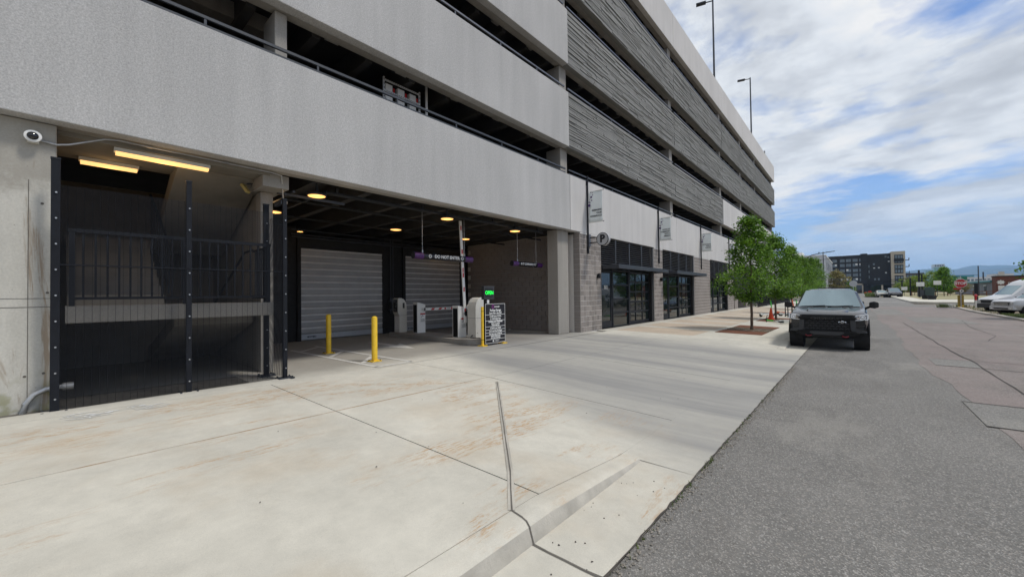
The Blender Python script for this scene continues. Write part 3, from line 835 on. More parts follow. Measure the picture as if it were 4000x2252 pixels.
# sprinkler main below the deck
bb = MB(); bb.tube([(-8.62, 3.75, 3.86), (-8.62, 11.6, 3.86)], .045); bb.tube([(-9.6, 3.2, 3.8), (-9.6, 12.8, 3.8)], .03); bb.tube([(-11.6, 3.2, 3.8), (-11.6, 12.8, 3.8)], .03)
for y in (4.0, 6.3, 9.0, 11.3): bb.bar((-8.62, y, 3.86), (-8.62, y, 3.99), .05, .05)
bb.tube([(-8.62, 3.75, 3.86), (-14, 3.5, 3.86)], .035)
part('sprinkler_pipe', bb, m_blackmat)
bb = MB()
for q in ((-9.1, 3.55, 3.75, -9.1, 4.6), ): bb.bar((-8.9, 2.9, 3.74), (-8.9, 4.3, 3.74), .06, .05)
bb.bar((-8.7, 3.15, 3.78), (-11.5, 3.15, 3.78), .05, .04); bb.bar((-8.75, 3.65, 3.80), (-11.5, 3.65, 3.80), .05, .04)
part('cable_tray', bb, m_char)

# ---- block piers between the shop fronts
blk = MB().box(-.02, .012, -.0945, .0945, -.0945, .0945).mesh('block', m_block)
def pier(y0, y1, single=True):
    bb = MB(); bb.box(-8.9, -8.0045, y0 + .004, y1 - .004, .0, 3.93)
    p = part('block_pier', bb, m_mortar)
    n = max(1, round((y1 - y0) / .2032)); pit = (y1 - y0) / n
    many = MB()
    for r_ in range(19):
        z = .10 + .1016 + r_ * .2032
        for c in range(n):
            y = y0 + (c + .5) * pit; dx = random.uniform(-.002, .002)
            if single:
                o = MB().build('block', None, p, mesh=blk); o.location = (-8.0 + dx - .012, y, z); o.scale = (1, pit / .2032, 1)
            else: many.box(-8.03, -8.0 + dx, y - pit/2 + .007, y + pit/2 - .007, z - .0945, z + .0945)
    if not single: o = many.build('block', m_block, p); o['kind'] = 'stuff'
    cap = MB().box(-8.25, -7.985, y0, y1, 3.93, 3.99).build('cap_flashing', m_facade2, p)
    return p
p1 = pier(13.2, 14.86); pier(20.6, 21.86); pier(27.5, 31.3, False); pier(36.6, 38.7, False)
ret = MB()                                             # return face of the first pier towards the driveway
for r_ in range(19): ret.box(-8.30, -8.016, 13.192, 13.2035, .10 + r_*.2032 + .004, .10 + (r_+1)*.2032 - .004)
for r_ in range(19): ret.box(-8.75, -8.31, 13.285, 13.32, .10 + r_*.2032 + .004, .10 + (r_+1)*.2032 - .004)
o = ret.build('return_block', m_block, p1); o['kind'] = 'stuff'
bb = MB(); bb.box(-9.0, -8.305, 13.325, 13.6, .0, 3.98); bb.build('return_backing', m_mortar, p1)

# ---- shop fronts
def shopfront(y0, y1, num, lit=0):
    s = (y1 - y0) / 5.71; Y = lambda t: y0 + t * s
    bb = MB(); bb.box(-8.9, -8.45, y0 + .003, y1 - .003, .1, 3.98); bb.box(-8.44, -8.02, Y(5.42), y1 - .004, .1, 2.72)
    p = part('shop_front', bb, m_blackmat)
    def pane(a, b_, z0, z1, x=-8.14): MB().box(x - .02, x, a, b_, z0, z1).build('pane', m_glass, p)
    def mull(a, b_, z0, z1, x0=-8.2, x1=-8.08): MB().box(x0, x1, a, b_, z0, z1).build('mullion', m_black, p)
    # door leaf
    d = MB(); d.box(-8.16, -8.10, Y(.10), Y(.20), .12, 2.60); d.box(-8.16, -8.10, Y(1.0), Y(1.10), .12, 2.60); d.box(-8.16, -8.10, Y(.20), Y(1.0), .12, .42); d.box(-8.16, -8.10, Y(.20), Y(1.0), 2.48, 2.60)
    d.build('door_leaf', m_black, p); pane(Y(.20), Y(1.0), .42, 2.48, -8.12)
    MB().tube([(-8.04, Y(.98), 1.0), (-8.04, Y(.98), 1.35)], .014).build('door_handle', m_char, p)
    mull(Y(.0), Y(.09), .1, 2.73); mull(Y(1.12), Y(1.22), .1, 2.73)
    for z0, z1 in ((.14, .70), (.76, 1.31), (1.37, 1.94), (2.0, 2.58)): pane(Y(1.22), Y(2.78), z0, z1)
    for z0 in (.1, .70, 1.31, 1.94, 2.58): mull(Y(1.22), Y(2.78), z0, z0 + (.06 if z0 > .1 else .04), -8.18, -8.09)
    mull(Y(2.78), Y(2.95), .1, 2.73)
    zs = (.10, .22, .70, 1.18, 1.66, 2.14, 2.58)
    ys = [2.98, 3.78, 4.58, 5.38]
    for a, b_ in zip(ys, ys[1:]):
        for z0, z1 in zip(zs[1:], zs[2:]): pane(Y(a) + .035, Y(b_) - .035, z0 + .035, z1 - .035, -8.20)
    for z0 in zs[1:]: mull(Y(2.95), Y(5.42), z0 - .04, z0 + .04, -8.24, -8.17)
    mull(Y(2.95), Y(5.42), .1, .179, -8.24, -8.171)
    for a in ys: mull(Y(a) - .03, Y(a) + .03, .18, 2.62, -8.238, -8.175)
    if num: text(num, .20, m_sticker, p, (-8.094, Y(.55), 1.86), FACE_X, bold=.006, sx=.8)
    # louvre bank above
    bb = MB(); bb.box(-8.30, -8.22, y0 + .003, y1 - .003, 2.74, 3.98)
    lv = part('louvre_bank', bb, m_blackmat)
    sm = MB().prism([(-8.20, 0), (-8.06, -.055), (-8.055, -.045), (-8.195, .012)], 'y', y0 + .03, y1 - .03).mesh('slat', m_rail)
    for k in range(13):
        o = MB().build('slat', None, lv, mesh=sm); o.location = (0, 0, 2.86 + k * .092)
    for t in (0, .25, .5, .75, 1.0):
        yy_ = lerp(y0 + .03, y1 - .03, t); MB().box(-8.10, -8.04, yy_ - .02, yy_ + .02, 2.74, 3.98).build('mullion', m_rail, lv)
    # canopy
    bb = MB(); yc0, yc1 = y0 + .08, y1 + .05
    bb.box(-7.30, -7.24, yc0, yc1, 2.62, 2.80); bb.box(-7.99, -7.30, yc0, yc0 + .06, 2.62, 2.80); bb.box(-7.99, -7.30, yc1 - .06, yc1, 2.62, 2.80)
    cn = part('canopy', bb, m_char, bevel=.006)
    bb = MB(); bb.box(-7.98, -7.31, yc0 + .065, yc1 - .065, 2.77, 2.795); bb.build('canopy_deck', m_black, cn)
    for k in range(1, 6): yy_ = lerp(yc0, yc1, k/6); MB().box(-7.98, -7.31, yy_ - .025, yy_ + .025, 2.64, 2.765).build('canopy_rib', m_char, cn)
shopfront(14.86, 20.6, '3512'); shopfront(21.86, 27.5, ''); shopfront(31.3, 36.6, '')
# beyond the shops: set-back wall and low block ends
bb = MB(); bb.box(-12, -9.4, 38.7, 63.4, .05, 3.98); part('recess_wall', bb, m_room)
for a_ in ((-9.0, -7.95, 38.7, 39.3, .05, 1.62), (-9.0, -7.95, 39.3, 39.9, .05, 1.1), (-8.9, -7.9, 43.2, 44.2, .05, 1.15)): part('low_block_wall', MB().box(*a_), m_block)
# ------------------------------------------------------------------ security mesh fence in front of the stair
fe = thing('mesh_fence', 'tall dark anti-climb mesh fence closing off the concrete stair', 'fence', (-7.95, 1.3, .1))
def fpost(x, y, ht, w_=.07):
    bb = MB(); bb.box(x - .03, x + .03, y - w_/2, y + w_/2, .12, ht)
    p = bb.build('post', m_navy, fe, bevel=.004)
    MB().box(x - .034, x + .034, y - w_/2 - .004, y + w_/2 + .004, ht + .001, ht + .025).build('post_cap', m_black, p)
    bp = MB(); bp.box(x - .10, x + .12, y - .13, y + .13, .108, .128)
    for sx in (-.065, .065):
        for sy in (-.085, .085): bp.cyl((x + sx*1.2, y + sy*1.2, .128), (x + sx*1.2, y + sy*1.2, .15), .014, 8)
    bp.build('base_plate', m_char, p)
    bl = MB(); z = .30
    while z < 3.1: bl.cyl((x + .03, y + .005, z), (x + .045, y + .005, z), .011, 8); z += .34
    bl.build('bolt', m_galv, p)
fpost(-7.95, -.06, 3.46, .085); fpost(-7.95, 1.32, 3.44); fpost(-7.95, 2.71, 3.40); fpost(-8.52, 2.58, 3.37, .09)
def wires(p, q, z0, z1):
    p, q = Vector(p), Vector(q); d = (q - p); ln = d.length; d /= ln; nrm = Vector((d.y, -d.x, 0))
    bb = MB(); z = z0
    while z <= z1:
        a, c = p + Vector((0, 0, z)), q + Vector((0, 0, z)); h = .0019
        bb.add([a - nrm*h, a + nrm*h + Vector((0,0,h)), a + nrm*h - Vector((0,0,h)), c - nrm*h, c + nrm*h + Vector((0,0,h)), c + nrm*h - Vector((0,0,h))], [(0,1,4,3),(1,2,5,4),(2,0,3,5)])
        z += .0127
    t = .02
    while t < ln:
        a = p + d * t + nrm * .005; h = .0018
        bb.add([a - d*h + Vector((0,0,z0)), a + d*h + Vector((0,0,z0)), a + nrm*h*1.5 + Vector((0,0,z0)), a - d*h + Vector((0,0,z1)), a + d*h + Vector((0,0,z1)), a + nrm*h*1.5 + Vector((0,0,z1))], [(0,1,4,3),(1,2,5,4),(2,0,3,5)])
        t += .0762
    o = bb.build('wire_mesh', m_navy, fe, fix=False); o['kind'] = 'stuff'
wires((-7.93, -.05, 0), (-7.93, 1.31, 0), .15, 3.13); wires((-7.93, 1.33, 0), (-7.93, 2.70, 0), .15, 3.13)
wires((-7.96, 2.70, 0), (-8.50, 2.60, 0), .15, 3.10)
bb = MB(); bb.box(-7.945, -7.915, -.02, 2.68, 2.06, 2.075); bb.build('cross_wire', m_navy, fe)

# ------------------------------------------------------------------ things fixed to the wall and soffit
t = thing('security_camera', 'round white dome camera on the concrete wall under the deck', 'security camera', (-8.23, -.27, 3.77))
bb = MB(); bb.box(-8.23, -8.17, -.31, -.21, 3.69, 3.81); bb.build('mount_box', m_offwhite, t)
bb = MB(); bb.lathe([(.03, -.06), (.072, -.04), (.080, 0.0), (.077, .012), (.052, .018)], (-8.12, -.26, 3.76), 'x', 28); bb.build('housing', m_white, t, smooth=True)
bb = MB(); bb.lathe([(.053, .0), (.048, .018), (.033, .033), (.0, .04)], (-8.108, -.26, 3.76), 'x', 24); bb.build('lens_dome', m_blackcar, t, smooth=True)
bb = MB()
bb.tube([(-8.215, -.22, 3.745), (-8.19, -.05, 3.72), (-8.18, .06, 3.75), (-8.20, .40, 3.93), (-8.30, .55, 3.985), (-8.33, 1.4, 3.985), (-8.36, 2.6, 3.985), (-8.42, 2.82, 3.98), (-8.60, 2.90, 3.7), (-8.66, 2.93, 3.55)], .013)
for y in (.9, 1.9): bb.box(-8.37, -8.30, y - .03, y + .03, 3.975, 3.994)
tag(bb.build('conduit', m_galv, smooth=True), 'thin grey conduit running from the dome camera along the soffit', 'conduit')
t = thing('alarm_bell', 'small round white sounder on the slim column beside the driveway', 'alarm', (-8.98, 2.9, 3.4))
bb = MB(); bb.lathe([(.0, -.02), (.07, -.015), (.075, .03), (.04, .05), (0, .055)], (-8.62, 2.93, 3.50), 'y', 20); bb.build('housing', m_white, t, smooth=True)
MB().box(-8.98, -8.60, 2.87, 2.91, 3.46, 3.54).build('bracket', m_char, t)
t = thing('floodlight', 'small yellowed floodlight bracketed under the beam above the stair', 'light', (-9.05, 2.5, 3.75))
bb = MB(); bb.bar((-9.10, 2.34, 3.84), (-9.02, 2.42, 3.68), .10, .05); bb.build('lamp_head', PM('aged_plastic', (.42, .34, .12), .6), t)
MB().bar((-9.1, 2.42, 3.86), (-9.1, 2.52, 3.90), .03, .03).build('bracket', m_char, t)
def tube_light(x, y0, y1, z, lab):
    t = thing('tube_light', lab, 'light', (x, (y0+y1)/2, z + .07), group='warm tube lights above the stair')
    bb = MB(); bb.prism([(x - .08, z + .065), (x + .08, z + .065), (x + .065, z + .01), (x - .065, z + .01)], 'y', y0, y1); bb.build('housing', m_offwhite, t)
    bb = MB(); bb.prism([(x - .060, z + .009), (x + .060, z + .009), (x + .045, z - .035), (x - .045, z - .035)], 'y', y0 + .02, y1 - .02); bb.build('diffuser', m_tubel, t)
    ld = bpy.data.lights.new('lamp_light', 'POINT'); ld.energy = 2.5 * (y1 - y0); ld.color = (1.0, .62, .28); ld.shadow_soft_size = .15
    lo = bpy.data.objects.new('lamp_light', ld); COL.objects.link(lo); lo.parent = t; lo.location = Vector((x, (y0+y1)/2, z - .12)) - WL[t.name]
tube_light(-8.62, .52, 1.72, 3.88, 'longer warm tube light just behind the concrete panel edge')
tube_light(-9.58, .17, .89, 3.88, 'shorter warm tube light deeper in over the stair')
bb = MB(); bb.tube([(-8.26, -.34, .05), (-8.17, -.33, .12), (-8.16, -.31, .25), (-8.165, -.24, .36), (-8.17, -.14, .41), (-8.17, .02, .42)], .034, 12)
t = thing('conduit_elbow', 'bent grey steel conduit rising from the soil at the wall foot', 'conduit', (-8.17, -.33, .1))
bb.build('pipe', m_galv, t, smooth=True); MB().lathe([(.05, -.05), (.05, .05)], (-8.1, .06, .43), 'y', 14, cap=True).build('coupling', m_galv, t)
# pendant lamps
lamps = []
spots = [(-8.50, 3.52), (-8.50, 7.03), (-8.55, 9.98), (-10.85, 3.45), (-11.05, 7.03), (-11.1, 10.05)]
lab = ['round amber ceiling lamp at the driveway mouth beside the slim column', 'round amber ceiling lamp at the driveway mouth above the raised boom', 'round amber ceiling lamp at the driveway mouth above the clearance bar',
       'inner round amber lamp half hidden behind the slim column', 'inner round amber lamp above the ticket machine', 'inner round amber lamp behind the upright boom']
def pendant(x, y):
    t = thing('pendant_lamp', lab[0], 'lamp', (x, y, 3.985), group='round amber lamps over the driveway', world=False)
    bb = MB(); bb.lathe([(.02, -.0), (.03, -.19), (.12, -.205), (.185, -.225), (.20, -.255), (.172, -.268)], n=28); bb.build('housing', m_blackmat, t, smooth=True)
    bb = MB(); bb.lathe([(.170, -.262), (.165, -.275), (.10, -.285), (0, -.287)], n=28); bb.build('diffuser', m_lamp, t, smooth=True)
    ld = bpy.data.lights.new('lamp_light', 'POINT'); ld.energy = 2.2; ld.color = (1.0, .62, .28); ld.shadow_soft_size = .12
    lo = bpy.data.objects.new('lamp_light', ld); COL.objects.link(lo); lo.parent = t; lo.location = (0, 0, -.42)
    return t
lp0 = pendant(*spots[0])
for (x, y), lb in list(zip(spots, lab))[1:]: dup(lp0, (x, y, 3.985), label=lb)
dup(lp0, (-13.2, 11.75, 3.55), scale=.42, label='tiny amber lamp deep inside above the second rolling door')
dup(lp0, (-13.2, 4.95, 3.80), scale=.5, label='tiny amber lamp deep inside above the first rolling door')
# hanging bars
def hang_bar(x, y0, y1, lab_, words):
    zc_ = 2.69; r_ = .087
    t = thing('clearance_bar', lab_, 'hanging bar', (x, (y0+y1)/2, 3.98))
    bb = MB(); bb.cyl((x, y0 + .3, zc_), (x, y1 - .3, zc_), r_, 24); tb = bb.build('tube', m_tubeblk, t, smooth=True)
    for a, c in ((y0, y0 + .3), (y1 - .3, y1)):
        bb = MB(); bb.cyl((x, a, zc_), (x, c, zc_), r_ + .001, 24); bb.build('vinyl_sleeve', m_purple, t, smooth=True)
    MB().cyl((x, y0 - .012, zc_), (x, y0 + .001, zc_), r_ + .004, 24).build('end_cap', m_blackmat, t)
    for y in (y0 + .3, y1 - .3):
        bb = MB(); bb.cyl((x, y, zc_ + r_), (x, y, 3.98), .006, 6); bb.box(x - .015, x + .015, y - .015, y + .015, zc_ + r_ - .01, zc_ + r_ + .07); bb.build('hanger_rod', m_galv, t)
    return t, zc_, r_
t, zc_, r_ = hang_bar(-8.95, 6.22, 8.36, 'purple-ended black hanging bar reading DO NOT ENTER', 0)
text('DO NOT ENTER', .125, m_sticker, t, (-8.95 + r_ + .003, 7.33, zc_), FACE_X, bold=.004, sx=1.0)
for y in (6.72, 7.90):
    bb = MB(); bb.lathe([(.034, 0), (.05, 0), (.05, .003), (.034, .003), (.034, 0)], (-8.95 + r_ + .001, y, zc_), 'x', 20); bb.bar((-8.95 + r_ + .002, y - .025, zc_ + .025), (-8.95 + r_ + .002, y + .025, zc_ - .025), .004, .014, (1, 0, 0)); bb.build('no_entry_symbol', m_sticker, t)
t, zc_, r_ = hang_bar(-9.0, 10.32, 12.0, "purple-ended black hanging bar reading 8'-2\" CLEARANCE", 0)
text("8'-2\" CLEARANCE 8'-2\"", .105, m_sticker, t, (-9.0 + r_ + .003, 11.16, zc_), FACE_X, bold=.003, sx=.85)

# ------------------------------------------------------------------ entry island and its machines
prof = [(-13.1, 8.02), (-8.95, 8.02)] + [(-8.9 + .50 * math.cos(a), 8.52 + .50 * math.sin(a)) for a in [(-80 + 16 * i) * PI/180 for i in range(11)]] + [(-8.95, 9.02), (-13.1, 9.02)]
bb = MB(); bb.prism(prof, 'z', .09, .25); struct('kerbed_island', bb, m_conc_col, bevel=.015)
# ticket machine: head leaning out over the entry lane, rounded back
def machine(x0, x1, yb, flip, lab_, cat='ticket machine', dark=True):
    s = -1 if flip else 1; Y = lambda v: yb + s * v
    t = thing('ticket_machine', lab_, cat, ((x0+x1)/2, yb, .25), group='ticket machines on the entry island')
    pr = [(.06, .25), (.06, .88), (.0, .98), (.0, 1.49), (.06, 1.52), (.16, 1.515), (.26, 1.47), (.33, 1.38), (.37, 1.26), (.38, 1.15), (.38, .25)]
    bb = MB(); bb.prism([(Y(a), b_) for a, b_ in pr], 'x', x0, x1); bd = bb.build('cabinet', m_offwhite, t, bevel=.012)
    bb = MB(); bb.box(x0 - .002, x1 + .002, Y(.05) if s > 0 else Y(.382), Y(.382) if s > 0 else Y(.05), .874, .880); bb.build('seam', m_char, bd)
    f = Y(-.004)
    bb = MB(); bb.box(x0 + .03, x1 - .03, min(f, f + s*.006), max(f, f + s*.006), 1.0, 1.47); sc_2 = bb.build('screen_panel', m_blackcar, bd)
    bb = MB()
    for (a, z) in ((.1, 1.38), (.2, 1.2), (.14, 1.08), (.24, 1.32)): bb.box(x0 + a, x0 + a + .03, min(f - s*.006, f), max(f - s*.006, f), z, z + .02)
    bb.build('button', m_galv, sc_2)
    bb = MB(); bb.box(x0 + .04, x1 - .04, min(Y(.052), Y(.058)), max(Y(.052), Y(.058)), .36, .84); bb.build('service_door', m_white, bd)
    bb = MB(); bb.box(x1 + .001, x1 + .004, min(Y(.2), Y(.28)), max(Y(.2), Y(.28)), 1.14, 1.34) if dark else bb.box(x1 + .001, x1 + .003, min(Y(.3), Y(.32)), max(Y(.3), Y(.32)), .4, .42)
    bb.build('label_plate', m_plastic2, bd)
    return t
t = machine(-13.0, -12.66, 8.12, False, 'white ticket machine with black screen face at the deep end of the island')
bb = MB(); bb.box(-13.22, -13.19, 8.04, 8.06, 1.08, 1.42); bb.box(-13.20, -13.0, 8.05, 8.10, 1.12, 1.38); bb.build('card_reader', m_blackmat, t)
t = machine(-9.30, -8.92, 8.86, True, 'white ticket machine with rounded back next to the rate board', dark=False)
bb = MB(); bb.tube([(-9.05, 8.47, .34), (-9.06, 8.44, .33), (-9.10, 8.42, .27), (-8.95, 8.41, .262), (-8.80, 8.55, .262)], .012); tag(bb.build('power_cable', m_rubber), 'short dark cable lying at the foot of the rounded ticket machine', 'cable')
def barrier(x0, x1, y0, y1, ztop, lab_, up):
    t = thing('boom_barrier', lab_, 'boom barrier', ((x0+x1)/2, y0, .25), group='boom barriers on the entry island')
    bb = MB(); bb.prism([(y0, .25), (y0, ztop), (y1 - .03, ztop - .07), (y1, ztop - .11), (y1, .25)], 'x', x0, x1); cb = bb.build('cabinet', m_white, t, bevel=.008)
    MB().box(x0 + .03, x1 - .03, y0 - .004, y0 + .004, .27, ztop - .09).build('front_panel', m_plastic, cb)
    st = MB(); st.box(x1 + .001, x1 + .004, y0 + .12, y1 - .015, .62 + ztop - 1.36, .965 + ztop - 1.36); sk = st.build('warning_sticker', m_sticker, cb)
    o_ = ztop - 1.36
    MB().box(x1 + .0045, x1 + .006, y0 + .122, y1 - .017, .91 + o_, .962 + o_).build('red_band', m_red, sk)
    bb = MB(); bb.bar((x1 + .005, y0 + .17, .80 + o_), (x1 + .005, y0 + .20, .89 + o_), .002, .03, (1, 0, 0)); bb.bar((x1 + .005, y0 + .25, .84 + o_), (x1 + .005, y0 + .22, .89 + o_), .002, .025, (1, 0, 0))
    for k in range(5): bb.box(x1 + .0045, x1 + .0055, y0 + .135, y1 - .03, .655 + o_ + k*.024, .663 + o_ + k*.024)
    bb.build('warning_print', m_ink, sk)
    hub = MB(); hz = 1.10 + o_; hy = y1 - .07; hub.cyl((x1, hy, hz), (x1 + .05, hy, hz), .05, 16); hub.build('pivot_hub', m_blackmat, cb)
    bm2 = MB(); tp = MB()
    if not up:
        bm2.box(x1 + .02, x1 + .05, hy - .1, hy + 2.95, hz - .05, hz + .05)
        bb_ = bm2.build('boom', m_white, t, bevel=.006)
        for y in (hy + .28, hy + .62, hy + 1.6, hy + 2.2): tp.add([(x1 + .052, y, hz - .035), (x1 + .052, y + .13, hz - .035), (x1 + .052, y + .19, hz + .035), (x1 + .052, y + .06, hz + .035)], [(0,1,2,3)])
        tp.box(x1 + .0505, x1 + .052, hy + .92, hy + 1.0, hz - .035, hz + .035); tp.box(x1 + .0505, x1 + .052, hy + 1.24, hy + 1.32, hz - .035, hz + .035)
        tp.build('red_stripe', m_redtape, bb_)
        text('STOP', .06, m_ink, bb_, (x1 + .053, hy + 1.12, hz), FACE_X)
    else:
        p, q = Vector((x1 + .06, hy - .02, hz - .30)), Vector((x1 + .06, hy - .20, 4.15)) ; q.z = 3.96
        bm2.bar(p, q, .036, .10, (0, 1, 0)); bb_ = bm2.build('boom', m_white, t, bevel=.006)
        d = (q - p)
        for k, f in enumerate((.12, .33, .47, .52, .70, .93)):
            c = p + d * f; tp.bar(c + Vector((.019, 0, -.07)), c + Vector((.019, 0, .07)), .003, .05 if k % 2 else .06, (0, 1, 0))
        tp.build('red_stripe', m_redtape, bb_)
        MB().cyl((x1 + .03, hy, hz), (x1 + .09, hy, hz), .085, 20).build('boom_clamp', m_blackmat, bb_)
    return t
barrier(-12.18, -11.90, 8.43, 8.78, 1.36, 'white boom barrier with its striped arm lowered across the exit lane', False)
barrier(-9.78, -9.50, 8.27, 8.61, 1.27, 'white boom barrier with its striped arm raised upright', True)

# rate board and OPEN sign
t = thing('rate_board', 'black parking rate board with white text on yellow posts', 'sign', (-8.22, 8.6, .1))
for y in (8.11, 8.98):
    bb = MB(); bb.cyl((-8.25, y, .115), (-8.25, y, 1.25 if y < 8.5 else .25), .042, 16); ps = bb.build('post', m_yellow, t)
    MB().box(-8.36, -8.14, y - .1, y + .1, .101, .125).build('foot_plate', m_yellow, ps)
    bb = MB()
    for z in (.28, 1.12): bb.lathe([(.0435, -.006), (.0435, .006)], (-8.25, y, z), 'z', 16)
    if y < 8.5: bb.build('strap', m_ink, ps)
XB = -8.185
bd = MB().box(XB - .02, XB, 8.165, 9.03, .16, 1.335).build('board', m_ink, t)
bb = MB()
for z in (.165, .275, .39, .475, .56, .655, .83, 1.005, 1.325): bb.box(XB + .0005, XB + .003, 8.17, 9.025, z - .006, z + .006)
for y in (8.172, 9.023): bb.box(XB + .0008, XB + .0032, y - .006, y + .006, .16, 1.33)
bb.build('white_rule', m_sticker, bd)
def line(s, z, size, mat=m_sticker, y=8.6, sx=.85, bold=.003): text(s, size, mat, bd, (XB + .004, y, z), FACE_X, bold=bold, sx=sx)
line('CATALYST', 1.235, .058, y=8.66); line('Parking Garage', 1.135, .092, bold=.004); line('Open Mon - Sun 24/7', 1.052, .072)
line('$ 2.00 every 20 Min', .955, .072); line('$ 12.00 Daily Max', .880, .072)
line('Evenings and Weekends', .800, .072, bold=.004); line('$2.00 every 20 Min', .737, .055); line('$10.00 Daily Max', .687, .055)
line('$ 20.00 Lost Ticket', .605, .068); line('No In and Out Privileges', .515, .064); line('Each day begins at 5:00 AM', .430, .058)
line('CREDIT CARDS ONLY', .358, .050); line('NO CASH ACCEPTED', .306, .050)
bb = MB(); bb.box(XB + .001, XB + .003, 8.47, 8.53, .195, .25); bb.box(XB + .001, XB + .003, 8.58, 8.76, .232, .242); bb.box(XB + .001, XB + .003, 8.58, 8.72, .207, .217); bb.build('small_print', m_sticker, bd)['kind'] = 'stuff'
bb = MB(); bb.lathe([(.040, 0), (.054, 0), (.054, .002), (.040, .002)], (XB + .002, 8.50, 1.245), 'x', 20); bb.v = bb.v; cc = bb.build('emblem_ring', PM('magenta_print', (.40, .03, .35), .5), bd)
t = thing('open_sign', 'small black LED sign glowing green OPEN on a dark post', 'sign', (-8.28, 8.35, .25))
MB().box(-8.34, -8.22, 8.165, 8.60, 1.46, 1.86).build('housing', m_plastic2, t, bevel=.01)
MB().box(-8.219, -8.216, 8.21, 8.555, 1.53, 1.80).build('screen', m_ink, t)
text('OPEN', .155, m_green, t, (-8.212, 8.38, 1.655), FACE_X, depth=.001, sx=.85)
MB().box(-8.33, -8.24, 8.25, 8.38, .16, 1.459).build('post', m_blackmat, t); MB().box(-8.238, -8.234, 8.30, 8.39, 1.345, 1.45).build('notice', m_sticker, t)

# bollards
def bollard(x, y, lab_):
    t = thing('bollard', lab_, 'bollard', (x, y, .1), group='yellow bollards on the hatched strip', world=False)
    bb = MB(); bb.lathe([(.065, .02), (.065, .985), (.058, 1.015), (.035, 1.033), (0, 1.04)], n=24); bb.build('post', m_yellow, t, smooth=True)
    bb = MB(); bb.box(-.12, .12, -.12, .12, .003, .022); pl = bb.build('base_plate', m_yellow, t, bevel=.003)
    bb = MB()
    for sx in (-.09, .09):
        for sy in (-.09, .09): bb.cyl((sx, sy, .02), (sx, sy, .045), .012, 8)
    bb.build('bolt', m_char, pl)
    return t
bo = bollard(-8.38, 4.75, 'yellow steel bollard nearer the pavement, right of the pair')
dup(bo, (-10.55, 4.66, .1), label='yellow steel bollard deeper in before the first rolling door')

# P sign
t = thing('parking_sign', 'round projecting grey sign with a black letter P', 'sign', (-8.0, 13.9, 3.72))
bb = MB(); bb.lathe([(0, -.10), (.232, -.10), (.25, -.085), (.25, .085), (.232, .10), (0, .10)], (-7.36, 13.9, 3.715), 'y', 36); dk = bb.build('disc', PM('sign_grey', (.40, .40, .41), .5), t, smooth=25)
bb = MB(); bb.lathe([(.236, -.106), (.254, -.106), (.254, -.07), (.236, -.106)], (-7.36, 13.9, 3.715), 'y', 36); bb.build('rim', m_black, dk)
text('P', .40, m_ink, dk, (-7.36, 13.795, 3.72), FACE_MY, bold=.018, depth=.004)
bb = MB()
for z in (3.62, 3.82): bb.bar((-7.98, 13.9, z), (-7.58, 13.9, z), .035, .035)
bb.build('arm', m_black, t); MB().box(-8.0, -7.955, 13.83, 13.97, 3.48, 3.96).build('wall_plate', m_rail, t)

# banners on poles
def banner(y, lines, lab_):
    t = thing('banner', lab_, 'banner', (-7.95, y, 3.2), group='white banners along the facade')
    MB().tube([(-7.955, y, 3.18), (-7.955, y, 6.28)], .035, 12).build('pole', m_black, t, smooth=True)
    bb = MB(); bb.box(-8.0, -7.97, y - .04, y + .04, 3.3, 3.45); bb.box(-8.0, -7.97, y - .04, y + .04, 5.9, 6.05); bb.build('clamp', m_black, t)
    for z in (5.62, 4.40):
        bb = MB(); bb.tube([(-7.93, y, z), (-7.27, y, z)], .013); ar = bb.build('arm', m_offwhite, t); MB().cyl((-7.275, y, z), (-7.25, y, z), .017, 10).build('arm_tip', m_blackmat, ar)
    bb = MB(); xs = frange(-7.90, -7.31, .1); rows = [[(x, y + .012 * math.sin((x + z) * 6), z) for x in xs] for z in frange(4.41, 5.61, .15)]
    bb.loft(rows, cap=False, closed=False); fl = bb.build('flag', m_paper, t, fix=False, smooth=180); sm = fl.modifiers.new('thick', 'SOLIDIFY'); sm.thickness = .003
    bb = MB()
    for (dx, z, r_) in ((.10, 5.58, .022), (.175, 5.56, .016), (.11, 5.40, .042), (.18, 5.47, .022), (.06, 5.32, .014), (.13, 5.27, .026), (.02, 5.21, .028), (.06, 5.20, .018), (.025, 5.08, .052), (.10, 5.49, .01)):
        bb.lathe([(0, -.018), (r_, -.018)], (-7.895 + dx, y, z), 'y', 16)
    bb.build('print_dot', m_violet, fl)
    z0 = 4.52 + .115 * len(lines)
    for k, s in enumerate(lines): text(s, .084, m_ink, fl, (-7.335, y - .018, z0 - k * .115), FACE_MY, align='RIGHT', bold=.002)
banner(13.75, ['REIMAGINE', 'YOUR', 'WORKPLACE'], 'white banner reading REIMAGINE YOUR WORKPLACE above the round P sign')
banner(21.25, ['CATALYST', 'COMMUNITY', 'WITH A', 'MISSION'], 'white banner reading CATALYST COMMUNITY WITH A MISSION between the first two shop fronts')
banner(29.03, ['COWORKING', 'WITH A', 'PURPOSE'], 'white banner reading COWORKING WITH A PURPOSE beside the third shop front')
banner(37.05, ['CATALYST'], 'white banner half hidden behind the nearest street tree')
for y, lab_ in ((14.52, 'small black wall lamp on the block pier by door 3512'), (21.45, 'small black wall lamp on the pier between two shop fronts')):
    t = thing('wall_lamp', lab_, 'lamp', (-8.0, y, 2.32), group='black wall lamps on the block piers')
    MB().box(-7.985, -7.96, y - .05, y + .05, 2.24, 2.40).build('back_plate', m_black, t); bb = MB(); bb.cyl((-7.90, y, 2.22), (-7.90, y, 2.42), .055, 14); bb.bar((-7.96, y, 2.32), (-7.93, y, 2.32), .03, .03); bb.build('lamp_body', m_black, t)

